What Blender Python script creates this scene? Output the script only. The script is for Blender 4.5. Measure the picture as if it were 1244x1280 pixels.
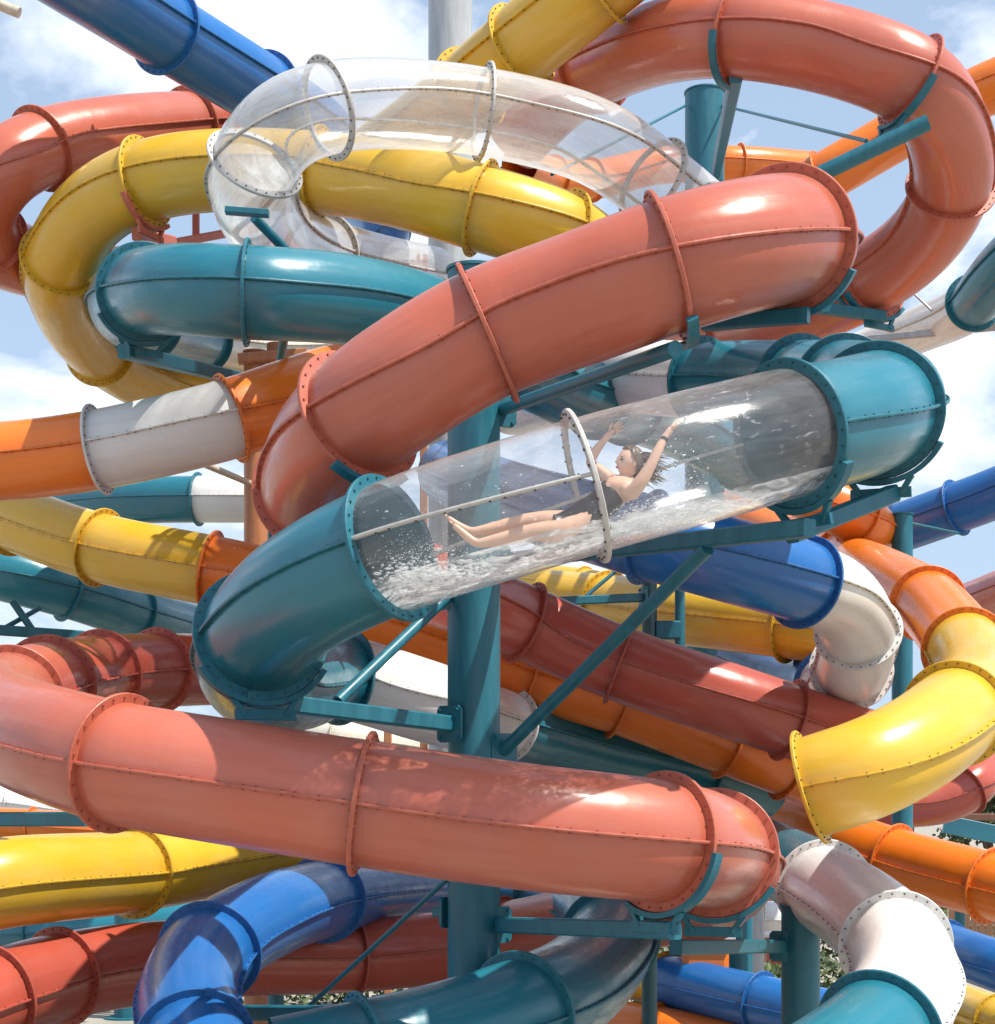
import bpy, math, random
from mathutils import Vector, Matrix, noise

for o in list(bpy.data.objects):
    bpy.data.objects.remove(o)
S = bpy.context.scene
C = S.collection
R = math.radians
rnd = random.Random(7)

# ------------------------------------------------------------------ camera
F = 2160.0            # focal length measured in photograph pixels (photo 1244 px wide)
HOR = 1020.0          # row of the horizon in the photograph
CAMZ = 4.5            # eye height, metres (viewing platform)
cam_d = bpy.data.cameras.new('camera')
cam = bpy.data.objects.new('camera', cam_d)
C.objects.link(cam)
cam.location = (0, 0, CAMZ)
cam.rotation_euler = (R(90), 0, 0)
cam_d.sensor_fit = 'HORIZONTAL'
cam_d.sensor_width = 36
cam_d.lens = F / 1244 * 36
cam_d.shift_y = (HOR - 640) / 1244
cam_d.clip_end = 5000
S.camera = cam


def P(px, py, Y):
    """World point seen at photograph pixel (px, py) at distance Y in front of the lens."""
    return Vector(((px - 622) * Y / F, Y, CAMZ + (HOR - py) * Y / F))


# ------------------------------------------------------------------ light
SUN_EL, SUN_AZ = 60, 116        # azimuth clockwise from +Y (view direction)
world = bpy.data.worlds.new('World')
S.world = world
world.use_nodes = True
nt = world.node_tree
nt.nodes.clear()
N = nt.nodes.new
L = nt.links.new
out = N('ShaderNodeOutputWorld')
bg = N('ShaderNodeBackground')
sky = N('ShaderNodeTexSky')
sky.sky_type = 'NISHITA'
sky.sun_disc = False
sky.sun_elevation = R(SUN_EL)
sky.sun_rotation = R(SUN_AZ)
sky.altitude = 0
sky.air_density = 1.0
sky.dust_density = 1.2
sky.ozone_density = 1.0
tc = N('ShaderNodeTexCoord')
mp = N('ShaderNodeMapping')
mp.inputs['Scale'].default_value = (1, 1, 1.7)
mp.inputs['Location'].default_value = (2.3, 0.7, 0.35)
L(tc.outputs['Generated'], mp.inputs['Vector'])
n1 = N('ShaderNodeTexNoise')
n1.inputs['Scale'].default_value = 4.2
n1.inputs['Detail'].default_value = 9
n1.inputs['Roughness'].default_value = 0.56
n1.inputs['Distortion'].default_value = 0.25
L(mp.outputs[0], n1.inputs['Vector'])
r1 = N('ShaderNodeValToRGB')
r1.color_ramp.elements[0].position = 0.50
r1.color_ramp.elements[1].position = 0.63
L(n1.outputs['Fac'], r1.inputs['Fac'])
# clouds are thicker towards the horizon
sep = N('ShaderNodeSeparateXYZ')
L(tc.outputs['Generated'], sep.inputs[0])
hz = N('ShaderNodeMapRange')
hz.inputs['From Min'].default_value = 0.0
hz.inputs['From Max'].default_value = 0.75
hz.inputs['To Min'].default_value = 0.85
hz.inputs['To Max'].default_value = 0.40
L(sep.outputs['Z'], hz.inputs['Value'])
fall = N('ShaderNodeMapRange')
fall.inputs['From Min'].default_value = 0.35
fall.inputs['From Max'].default_value = 0.8
fall.inputs['To Min'].default_value = 1.0
fall.inputs['To Max'].default_value = 0.25
mulc = N('ShaderNodeMath')
mulc.operation = 'MULTIPLY'
L(r1.outputs['Color'], mulc.inputs[0])
L(sep.outputs['Z'], fall.inputs['Value'])
L(fall.outputs[0], mulc.inputs[1])
n2 = N('ShaderNodeTexNoise')
n2.inputs['Scale'].default_value = 9
n2.inputs['Detail'].default_value = 6
L(mp.outputs[0], n2.inputs['Vector'])
r2 = N('ShaderNodeValToRGB')
r2.color_ramp.elements[0].color = (8.0, 8.5, 9.5, 1)
r2.color_ramp.elements[1].color = (10.2, 10.2, 10.2, 1)
r2.color_ramp.elements[0].position = 0.35
r2.color_ramp.elements[1].position = 0.62
L(n2.outputs['Fac'], r2.inputs['Fac'])
mix = N('ShaderNodeMixRGB')
L(mulc.outputs[0], mix.inputs['Fac'])
skyv = N('ShaderNodeVectorMath')
skyv.operation = 'SCALE'
skyv.inputs['Scale'].default_value = 1.0
L(sky.outputs[0], skyv.inputs[0])
veil = N('ShaderNodeMixRGB')
veil.inputs['Color2'].default_value = (3.8, 4.95, 6.5, 1)
L(hz.outputs[0], veil.inputs['Fac'])
L(skyv.outputs[0], veil.inputs['Color1'])
L(veil.outputs[0], mix.inputs['Color1'])
L(r2.outputs['Color'], mix.inputs['Color2'])
L(mix.outputs[0], bg.inputs['Color'])
bg.inputs['Strength'].default_value = 0.115
L(bg.outputs[0], out.inputs['Surface'])

sun_d = bpy.data.lights.new('sun', 'SUN')
sun_d.energy = 4.9
sun_d.angle = R(0.53)
sun_d.color = (1.0, 0.95, 0.86)
sun = bpy.data.objects.new('sun', sun_d)
C.objects.link(sun)
to_sun = Vector((math.sin(R(SUN_AZ)) * math.cos(R(SUN_EL)), math.cos(R(SUN_AZ)) * math.cos(R(SUN_EL)), math.sin(R(SUN_EL))))
sun.rotation_euler = to_sun.to_track_quat('Z', 'Y').to_euler()
sun.location = to_sun * 60 + Vector((0, 20, 0))

S.view_settings.view_transform = 'Standard'
S.view_settings.look = 'None'
S.view_settings.gamma = 1
S.view_settings.use_curve_mapping = False
S.view_settings.exposure = 0.44
S.render.engine = 'CYCLES'
S.cycles.use_denoising = True
S.cycles.max_bounces = 10
S.cycles.transparent_max_bounces = 24
S.cycles.caustics_reflective = False
S.cycles.caustics_refractive = False


# ------------------------------------------------------------------ materials
def new_mat(name):
    m = bpy.data.materials.new(name)
    m.use_nodes = True
    t = m.node_tree
    b = t.nodes['Principled BSDF']
    return m, t, b


def gelcoat(name, col, rough=0.22, coat=0.18, bump=0.085, fade=0.16, grime=0.3):
    """Glossy fibreglass: slight sun fading, water marks along the run, shallow lay-up waves."""
    m, t, b = new_mat(name)
    n, l = t.nodes.new, t.links.new
    uv = n('ShaderNodeUVMap')
    obj = n('ShaderNodeTexCoord')
    big = n('ShaderNodeTexNoise')
    big.inputs['Scale'].default_value = 1.3
    big.inputs['Detail'].default_value = 4
    l(obj.outputs['Object'], big.inputs['Vector'])
    mapn = n('ShaderNodeMapping')
    mapn.inputs['Scale'].default_value = (0.9, 26, 1)
    l(uv.outputs[0], mapn.inputs['Vector'])
    streak = n('ShaderNodeTexNoise')
    streak.inputs['Scale'].default_value = 1.0
    streak.inputs['Detail'].default_value = 6
    streak.inputs['Roughness'].default_value = 0.65
    l(mapn.outputs[0], streak.inputs['Vector'])
    lum = 0.3 * col[0] + 0.59 * col[1] + 0.11 * col[2]
    pale = [c * 0.85 + lum * 0.22 + 0.006 for c in col]
    dark = [c * 0.78 for c in col]
    rm = n('ShaderNodeMapRange')
    rm.inputs['From Min'].default_value = 0.42
    rm.inputs['From Max'].default_value = 0.72
    rm.inputs['To Max'].default_value = fade * 2
    l(big.outputs['Fac'], rm.inputs['Value'])
    m1 = n('ShaderNodeMixRGB')
    m1.inputs['Color1'].default_value = (*col, 1)
    m1.inputs['Color2'].default_value = (*pale, 1)
    l(rm.outputs[0], m1.inputs['Fac'])
    rs = n('ShaderNodeMapRange')
    rs.inputs['From Min'].default_value = 0.5
    rs.inputs['From Max'].default_value = 0.75
    rs.inputs['To Max'].default_value = grime * 2
    l(streak.outputs['Fac'], rs.inputs['Value'])
    m2 = n('ShaderNodeMixRGB')
    m2.inputs['Color2'].default_value = (*dark, 1)
    l(rs.outputs[0], m2.inputs['Fac'])
    l(m1.outputs[0], m2.inputs['Color1'])
    oi = n('ShaderNodeObjectInfo')
    tv = n('ShaderNodeMapRange')
    tv.inputs['To Min'].default_value = 0.90
    tv.inputs['To Max'].default_value = 1.08
    l(oi.outputs['Random'], tv.inputs['Value'])
    hs = n('ShaderNodeHueSaturation')
    l(m2.outputs[0], hs.inputs['Color'])
    l(tv.outputs[0], hs.inputs['Value'])
    # drips running down round the barrel
    md = n('ShaderNodeMapping')
    md.inputs['Scale'].default_value = (11, 2.2, 1)
    l(uv.outputs[0], md.inputs['Vector'])
    dn = n('ShaderNodeTexNoise')
    dn.inputs['Scale'].default_value = 1.0
    dn.inputs['Detail'].default_value = 7
    dn.inputs['Roughness'].default_value = 0.7
    l(md.outputs[0], dn.inputs['Vector'])
    dr_ = n('ShaderNodeMapRange')
    dr_.inputs['From Min'].default_value = 0.56
    dr_.inputs['From Max'].default_value = 0.78
    dr_.inputs['To Max'].default_value = 0.22
    l(dn.outputs['Fac'], dr_.inputs['Value'])
    m3 = n('ShaderNodeMixRGB')
    m3.inputs['Color2'].default_value = (*[c * 0.6 + 0.10 * lum for c in col], 1)
    l(dr_.outputs[0], m3.inputs['Fac'])
    l(hs.outputs[0], m3.inputs['Color1'])
    # fine chalky scuffs
    sn = n('ShaderNodeTexNoise')
    sn.inputs['Scale'].default_value = 9
    sn.inputs['Detail'].default_value = 10
    sn.inputs['Roughness'].default_value = 0.75
    l(obj.outputs['Object'], sn.inputs['Vector'])
    sr = n('ShaderNodeMapRange')
    sr.inputs['From Min'].default_value = 0.58
    sr.inputs['From Max'].default_value = 0.74
    sr.inputs['To Max'].default_value = 0.35
    l(sn.outputs['Fac'], sr.inputs['Value'])
    m4 = n('ShaderNodeMixRGB')
    m4.inputs['Color2'].default_value = (*[min(1, c * 1.06 + 0.012 + 0.16 * lum) for c in col], 1)
    l(sr.outputs[0], m4.inputs['Fac'])
    l(m3.outputs[0], m4.inputs['Color1'])
    # grime gathered beside the bolted joints
    ja = n('ShaderNodeAttribute')
    ja.attribute_name = 'joint'
    jr = n('ShaderNodeMapRange')
    jr.inputs['From Min'].default_value = 0.0
    jr.inputs['From Max'].default_value = 0.22
    jr.inputs['To Min'].default_value = 0.6
    jr.inputs['To Max'].default_value = 0.0
    l(ja.outputs['Fac'], jr.inputs['Value'])
    jm = n('ShaderNodeMath')
    jm.operation = 'MULTIPLY'
    l(jr.outputs[0], jm.inputs[0])
    l(dn.outputs['Fac'], jm.inputs[1])
    m5 = n('ShaderNodeMixRGB')
    m5.inputs['Color2'].default_value = (*[c * 0.45 + 0.012 for c in col], 1)
    l(jm.outputs[0], m5.inputs['Fac'])
    l(m4.outputs[0], m5.inputs['Color1'])
    l(m5.outputs[0], b.inputs['Base Color'])
    rr = n('ShaderNodeMapRange')
    rr.inputs['From Min'].default_value = 0.35
    rr.inputs['From Max'].default_value = 0.7
    rr.inputs['To Min'].default_value = rough
    rr.inputs['To Max'].default_value = rough + 0.2
    l(streak.outputs['Fac'], rr.inputs['Value'])
    l(rr.outputs[0], b.inputs['Roughness'])
    b.inputs['Coat Weight'].default_value = coat
    b.inputs['Coat Roughness'].default_value = 0.12
    map2 = n('ShaderNodeMapping')
    map2.inputs['Scale'].default_value = (2.2, 5.0, 1)
    l(uv.outputs[0], map2.inputs['Vector'])
    wav = n('ShaderNodeTexNoise')
    wav.inputs['Scale'].default_value = 1.0
    wav.inputs['Detail'].default_value = 3
    l(map2.outputs[0], wav.inputs['Vector'])
    bp = n('ShaderNodeBump')
    bp.inputs['Strength'].default_value = bump * 3
    bp.inputs['Distance'].default_value = 0.05
    l(wav.outputs['Fac'], bp.inputs['Height'])
    l(bp.outputs[0], b.inputs['Normal'])
    l(bp.outputs[0], b.inputs['Coat Normal'])
    return m


COL = {
    'salmon': (0.52, 0.125, 0.070),
    'red': (0.46, 0.082, 0.048),  # red slides; also paints the shade on rear runs of salmon slides
    'teal': (0.011, 0.160, 0.222),
    'blue': (0.011, 0.128, 0.40),
    'yellow': (0.72, 0.43, 0.026),
    'orange': (0.80, 0.185, 0.012),
    'white': (0.76, 0.75, 0.73),
    'cream': (0.74, 0.68, 0.56),
}
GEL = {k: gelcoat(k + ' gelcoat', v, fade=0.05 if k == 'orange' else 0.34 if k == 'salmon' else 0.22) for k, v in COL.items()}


def painted(name, col, rough=0.38, rust=0.0, metal=0.0):
    m, t, b = new_mat(name)
    n, l = t.nodes.new, t.links.new
    obj = n('ShaderNodeTexCoord')
    mp_ = n('ShaderNodeMapping')
    mp_.inputs['Scale'].default_value = (5, 5, 0.8)
    l(obj.outputs['Object'], mp_.inputs['Vector'])
    ns = n('ShaderNodeTexNoise')
    ns.inputs['Scale'].default_value = 1.6
    ns.inputs['Detail'].default_value = 8
    ns.inputs['Roughness'].default_value = 0.65
    l(mp_.outputs[0], ns.inputs['Vector'])
    cr = n('ShaderNodeValToRGB')
    e = cr.color_ramp.elements
    e[0].position, e[1].position = 0.3, 0.72
    e[0].color = (*[c * 0.78 for c in col], 1)
    e[1].color = (*[min(1, c * 1.15 + 0.012) for c in col], 1)
    l(ns.outputs['Fac'], cr.inputs['Fac'])
    l(cr.outputs[0], b.inputs['Base Color'])
    rr = n('ShaderNodeMapRange')
    rr.inputs['To Min'].default_value = rough - 0.08
    rr.inputs['To Max'].default_value = rough + 0.15
    l(ns.outputs['Fac'], rr.inputs['Value'])
    l(rr.outputs[0], b.inputs['Roughness'])
    b.inputs['Metallic'].default_value = metal
    bp = n('ShaderNodeBump')
    bp.inputs['Strength'].default_value = 0.08
    bp.inputs['Distance'].default_value = 0.02
    l(ns.outputs['Fac'], bp.inputs['Height'])
    l(bp.outputs[0], b.inputs['Normal'])
    return m


STEEL = {
    'teal': painted('teal painted steel', (0.008, 0.130, 0.182)),
    'darkteal': painted('dark teal painted steel', (0.012, 0.085, 0.10)),
    'grey': painted('light grey painted steel', (0.42, 0.44, 0.45)),
    'brown': painted('brown painted steel', (0.46, 0.19, 0.085)),
    'rust': painted('red oxide painted steel', (0.48, 0.11, 0.06)),
    'galv': painted('galvanised steel', (0.45, 0.45, 0.44), 0.45, metal=0.6),
    'beige': painted('beige painted steel', (0.55, 0.47, 0.36)),
}
BOLT = painted('weathered bolt steel', (0.10, 0.085, 0.075), 0.5, metal=0.5)
BOLT_L = painted('zinc bolt steel', (0.35, 0.34, 0.33), 0.45, metal=0.6)
FLG = {k: painted(k + ' flange laminate', tuple(c * 0.86 for c in v), 0.42) for k, v in COL.items()}
BOLTS = {'salmon': painted('dark red bolts', (0.27, 0.06, 0.04), 0.5), 'red': painted('dark red painted bolts', (0.14, 0.03, 0.02), 0.5),
         'orange': painted('brown bolts', (0.22, 0.055, 0.02), 0.5), 'teal': STEEL['darkteal'], 'blue': painted('dark blue bolts', (0.01, 0.05, 0.16), 0.5)}
FLG['clear'] = painted('grey flange laminate', (0.52, 0.50, 0.47), 0.4)


def clear_mat(name, milk, tint, trick):
    """Clear moulded plastic wet with running water: see-through, fresnel gloss, thin milky streaks."""
    m = bpy.data.materials.new(name)
    m.use_nodes = True
    t = m.node_tree
    t.nodes.clear()
    n, l = t.nodes.new, t.links.new
    o = n('ShaderNodeOutputMaterial')
    tr = n('ShaderNodeBsdfTransparent')
    tr.inputs['Color'].default_value = (*tint, 1)
    gl = n('ShaderNodeBsdfGlossy')
    gl.inputs['Roughness'].default_value = 0.13
    gl.inputs['Color'].default_value = (1, 1, 1, 1)
    df = n('ShaderNodeBsdfDiffuse')
    df.inputs['Color'].default_value = (0.90, 0.91, 0.91, 1)
    tl = n('ShaderNodeBsdfTranslucent')
    tl.inputs['Color'].default_value = (0.90, 0.92, 0.93, 1)
    uv = n('ShaderNodeUVMap')
    ma = n('ShaderNodeMapping')
    ma.inputs['Scale'].default_value = (1.6, 24, 1)
    l(uv.outputs[0], ma.inputs['Vector'])
    st = n('ShaderNodeTexNoise')
    st.inputs['Scale'].default_value = 1.0
    st.inputs['Detail'].default_value = 9
    st.inputs['Roughness'].default_value = 0.7
    st.inputs['Distortion'].default_value = 0.7
    l(ma.outputs[0], st.inputs['Vector'])
    mr = n('ShaderNodeMapRange')
    mr.inputs['From Min'].default_value = 0.35
    mr.inputs['From Max'].default_value = 0.7
    mr.inputs['To Min'].default_value = milk * 0.6
    mr.inputs['To Max'].default_value = milk * 1.5
    l(st.outputs['Fac'], mr.inputs['Value'])
    # thin trickles and rows of drops running along the wall
    mb_ = n('ShaderNodeMapping')
    mb_.inputs['Scale'].default_value = (9, 75, 1)
    l(uv.outputs[0], mb_.inputs['Vector'])
    sb = n('ShaderNodeTexNoise')
    sb.inputs['Scale'].default_value = 1.0
    sb.inputs['Detail'].default_value = 4
    sb.inputs['Distortion'].default_value = 0.4
    l(mb_.outputs[0], sb.inputs['Vector'])
    ms = n('ShaderNodeMapRange')
    ms.inputs['From Min'].default_value = 0.60
    ms.inputs['From Max'].default_value = 0.74
    ms.inputs['To Max'].default_value = trick
    l(sb.outputs['Fac'], ms.inputs['Value'])
    mc_ = n('ShaderNodeMapping')
    mc_.inputs['Scale'].default_value = (1.1, 5, 1)
    l(uv.outputs[0], mc_.inputs['Vector'])
    sc_ = n('ShaderNodeTexNoise')
    sc_.inputs['Scale'].default_value = 1.0
    l(mc_.outputs[0], sc_.inputs['Vector'])
    mm = n('ShaderNodeMapRange')
    mm.inputs['From Min'].default_value = 0.42
    mm.inputs['From Max'].default_value = 0.62
    l(sc_.outputs['Fac'], mm.inputs['Value'])
    mu = n('ShaderNodeMath')
    mu.operation = 'MULTIPLY'
    l(ms.outputs[0], mu.inputs[0])
    l(mm.outputs[0], mu.inputs[1])
    ad = n('ShaderNodeMath')
    ad.operation = 'ADD'
    ad.use_clamp = True
    l(mr.outputs[0], ad.inputs[0])
    l(mu.outputs[0], ad.inputs[1])
    mr = ad
    bp = n('ShaderNodeBump')
    bp.inputs['Strength'].default_value = 0.2
    bp.inputs['Distance'].default_value = 0.02
    l(st.outputs['Fac'], bp.inputs['Height'])
    l(bp.outputs[0], gl.inputs['Normal'])
    lw = n('ShaderNodeLayerWeight')          # same on both faces of the thin wall
    lw.inputs['Blend'].default_value = 0.5
    pw = n('ShaderNodeMath')
    pw.operation = 'POWER'
    pw.inputs[1].default_value = 4.0
    l(lw.outputs['Facing'], pw.inputs[0])
    p2 = n('ShaderNodeMath')
    p2.operation = 'POWER'
    p2.inputs[1].default_value = 2.2
    l(lw.outputs['Facing'], p2.inputs[0])
    p3 = n('ShaderNodeMapRange')
    p3.inputs['To Min'].default_value = 0.75
    p3.inputs['To Max'].default_value = 3.2
    l(p2.outputs[0], p3.inputs['Value'])
    p4 = n('ShaderNodeMath')
    p4.operation = 'MULTIPLY'
    p4.use_clamp = True
    l(mr.outputs[0], p4.inputs[0])
    l(p3.outputs[0], p4.inputs[1])
    mr = p4
    fr = n('ShaderNodeMapRange')
    fr.inputs['To Min'].default_value = 0.05
    fr.inputs['To Max'].default_value = 0.9
    l(pw.outputs[0], fr.inputs['Value'])
    md = n('ShaderNodeMixShader')
    md.inputs['Fac'].default_value = 0.62
    l(df.outputs[0], md.inputs[1])
    l(tl.outputs[0], md.inputs[2])
    m1 = n('ShaderNodeMixShader')
    l(mr.outputs[0], m1.inputs['Fac'])
    l(tr.outputs[0], m1.inputs[1])
    l(md.outputs[0], m1.inputs[2])
    m2 = n('ShaderNodeMixShader')
    l(fr.outputs[0], m2.inputs['Fac'])
    l(m1.outputs[0], m2.inputs[1])
    l(gl.outputs[0], m2.inputs[2])
    l(m2.outputs[0], o.inputs['Surface'])
    return m


CLEAR = clear_mat('clear tube plastic', 0.15, (0.965, 0.975, 0.98), 0.6)
CLEAR2 = clear_mat('hazy clear tube plastic', 0.36, (0.975, 0.98, 0.985), 0.25)


# ------------------------------------------------------------------ mesh helpers
class MB:
    def __init__(self):
        self.v, self.f, self.uv, self.sm = [], [], [], []

    def add(self, vs, fs, uvs=None, smooth=False):
        b = len(self.v)
        self.v += [tuple(v) for v in vs]
        for k, f in enumerate(fs):
            self.f.append([b + i for i in f])
            self.uv.append(uvs[k] if uvs else None)
            self.sm.append(smooth)
        return self

    def box(self, p0, p1, w, h, up=Vector((0, 0, 1)), bev=0.0):
        p0, p1 = Vector(p0), Vector(p1)
        t = (p1 - p0).normalized()
        s = t.cross(up)
        if s.length < 1e-4:
            s = t.cross(Vector((0, 1, 0)))
        s.normalize()
        u = s.cross(t)
        a, b, c = w / 2, h / 2, min(w, h) * 0.12
        prof = [(-a + c, -b), (a - c, -b), (a, -b + c), (a, b - c), (a - c, b), (-a + c, b), (-a, b - c), (-a, -b + c)]
        vs = [p0 + s * x + u * y for x, y in prof] + [p1 + s * x + u * y for x, y in prof]
        fs = [[i, (i + 1) % 8, 8 + (i + 1) % 8, 8 + i] for i in range(8)] + [list(range(8))[::-1], list(range(8, 16))]
        return self.add(vs, fs)

    def cyl(self, p0, p1, r, n=20, r1=None, caps=True, smooth=True):
        p0, p1 = Vector(p0), Vector(p1)
        r1 = r if r1 is None else r1
        t = (p1 - p0).normalized()
        s = t.orthogonal().normalized()
        u = t.cross(s)
        vs = []
        for p, q in ((p0, r), (p1, r1)):
            vs += [p + (s * math.cos(2 * math.pi * i / n) + u * math.sin(2 * math.pi * i / n)) * q for i in range(n)]
        self.add(vs, [[i, (i + 1) % n, n + (i + 1) % n, n + i] for i in range(n)], smooth=smooth)
        if caps:
            self.add(vs[:n], [list(range(n))[::-1]])
            self.add(vs[n:], [list(range(n))])
        return self

    def arc(self, c, t, s, u, r0, r1, th, a0, a1, n=24):
        """Flat plate ring sector round c, square to t; angles from s towards u."""
        vs = []
        for i in range(n + 1):
            a = a0 + (a1 - a0) * i / n
            d = s * math.cos(a) + u * math.sin(a)
            vs += [c + d * r0 - t * th / 2, c + d * r1 - t * th / 2, c + d * r1 + t * th / 2, c + d * r0 + t * th / 2]
        fs = []
        for i in range(n):
            for k in range(4):
                fs.append([i * 4 + k, i * 4 + (k + 1) % 4, i * 4 + 4 + (k + 1) % 4, i * 4 + 4 + k])
        fs += [[0, 3, 2, 1], [n * 4, n * 4 + 1, n * 4 + 2, n * 4 + 3]]
        return self.add(vs, fs)

    def ball(self, c, r, nu=10, nv=7, sc=(1, 1, 1), smooth=True):
        vs, fs = [], []
        for j in range(nv + 1):
            th = math.pi * j / nv
            for i in range(nu):
                ph = 2 * math.pi * i / nu
                vs.append(Vector(c) + Vector((math.sin(th) * math.cos(ph) * sc[0], math.sin(th) * math.sin(ph) * sc[1], math.cos(th) * sc[2])) * r)
        for j in range(nv):
            for i in range(nu):
                fs.append([j * nu + i, (j + 1) * nu + i, (j + 1) * nu + (i + 1) % nu, j * nu + (i + 1) % nu])
        return self.add(vs, fs, smooth=smooth)

    def build(self, name, mat, parent=None, kind=None, label=None):
        org = ORG.get(parent.name, Vector((0, 0, 0))) if parent else Vector((0, 0, 0))
        me = bpy.data.meshes.new(name)
        me.from_pydata([(v[0] - org.x, v[1] - org.y, v[2] - org.z) for v in self.v], [], self.f)
        if any(self.uv):
            lay = me.uv_layers.new(name='UVMap').data
            i = 0
            for f, q in zip(self.f, self.uv):
                for k in range(len(f)):
                    if q:
                        lay[i].uv = q[k]
                    i += 1
        me.polygons.foreach_set('use_smooth', self.sm)
        me.materials.append(mat)
        me.update()
        o = bpy.data.objects.new(name, me)
        C.objects.link(o)
        if parent:
            o.parent = parent
            ORG[o.name] = org
        if kind:
            o['kind'] = kind
        if label:
            o['label'] = label
        return o


ORG = {}


def thing(name, label, cat, loc, group=None):
    o = bpy.data.objects.new(name, None)
    o.empty_display_size = 0.2
    C.objects.link(o)
    o.location = loc
    ORG[o.name] = Vector(loc)
    o['label'] = label
    o['category'] = cat
    if group:
        o['group'] = group
    return o


def tag(o, label, cat, group=None):
    o['label'] = label
    o['category'] = cat
    if group:
        o['group'] = group
    return o


# ------------------------------------------------------------------ setting: ground
def ground_mat():
    m, t, b = new_mat('pale concrete paving')
    n, l = t.nodes.new, t.links.new
    obj = n('ShaderNodeTexCoord')
    ns = n('ShaderNodeTexNoise')
    ns.inputs['Scale'].default_value = 0.35
    ns.inputs['Detail'].default_value = 10
    l(obj.outputs['Object'], ns.inputs['Vector'])
    cr = n('ShaderNodeValToRGB')
    cr.color_ramp.elements[0].color = (0.20, 0.18, 0.15, 1)
    cr.color_ramp.elements[1].color = (0.40, 0.37, 0.31, 1)
    cr.color_ramp.elements[0].position = 0.3
    cr.color_ramp.elements[1].position = 0.7
    l(ns.outputs['Fac'], cr.inputs['Fac'])
    l(cr.outputs[0], b.inputs['Base Color'])
    b.inputs['Roughness'].default_value = 0.8
    return m


g = MB().add([(-1500, -300, 0), (1500, -300, 0), (1500, 2500, 0), (-1500, 2500, 0)], [[0, 1, 2, 3]]).build('ground', ground_mat())
g['kind'] = 'structure'

# ------------------------------------------------------------------ tube slides
D = 1.0               # tube bore, metres
RT = D / 2
RF = RT * 1.16        # flange rim radius
SLIDES = {}


def catmull(pts, step=0.085):
    n = len(pts)
    ext = [pts[0] * 2 - pts[1]] + pts + [pts[-1] * 2 - pts[-2]]
    outp, marks = [], [0]
    for i in range(n - 1):
        p0, p1, p2, p3 = ext[i:i + 4]
        t0 = 0
        t1 = t0 + max(1e-4, (p1 - p0).length) ** 0.5
        t2 = t1 + max(1e-4, (p2 - p1).length) ** 0.5
        t3 = t2 + max(1e-4, (p3 - p2).length) ** 0.5
        m = max(3, int((p2 - p1).length / step))
        for k in range(m):
            t = t1 + (t2 - t1) * k / m
            a1 = p0 * ((t1 - t) / (t1 - t0)) + p1 * ((t - t0) / (t1 - t0))
            a2 = p1 * ((t2 - t) / (t2 - t1)) + p2 * ((t - t1) / (t2 - t1))
            a3 = p2 * ((t3 - t) / (t3 - t2)) + p3 * ((t - t2) / (t3 - t2))
            b1 = a1 * ((t2 - t) / (t2 - t0)) + a2 * ((t - t0) / (t2 - t0))
            b2 = a2 * ((t3 - t) / (t3 - t1)) + a3 * ((t - t1) / (t3 - t1))
            outp.append(b1 * ((t2 - t) / (t2 - t1)) + b2 * ((t - t1) / (t2 - t1)))
        marks.append(len(outp))
    outp.append(pts[-1].copy())
    return outp, marks


def smooth_line(pts, passes=14):
    for _ in range(passes):
        q = [p.copy() for p in pts]
        for i in range(1, len(pts) - 1):
            q[i] = pts[i] * 0.5 + (pts[i - 1] + pts[i + 1]) * 0.25
        pts = q
    return pts


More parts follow.
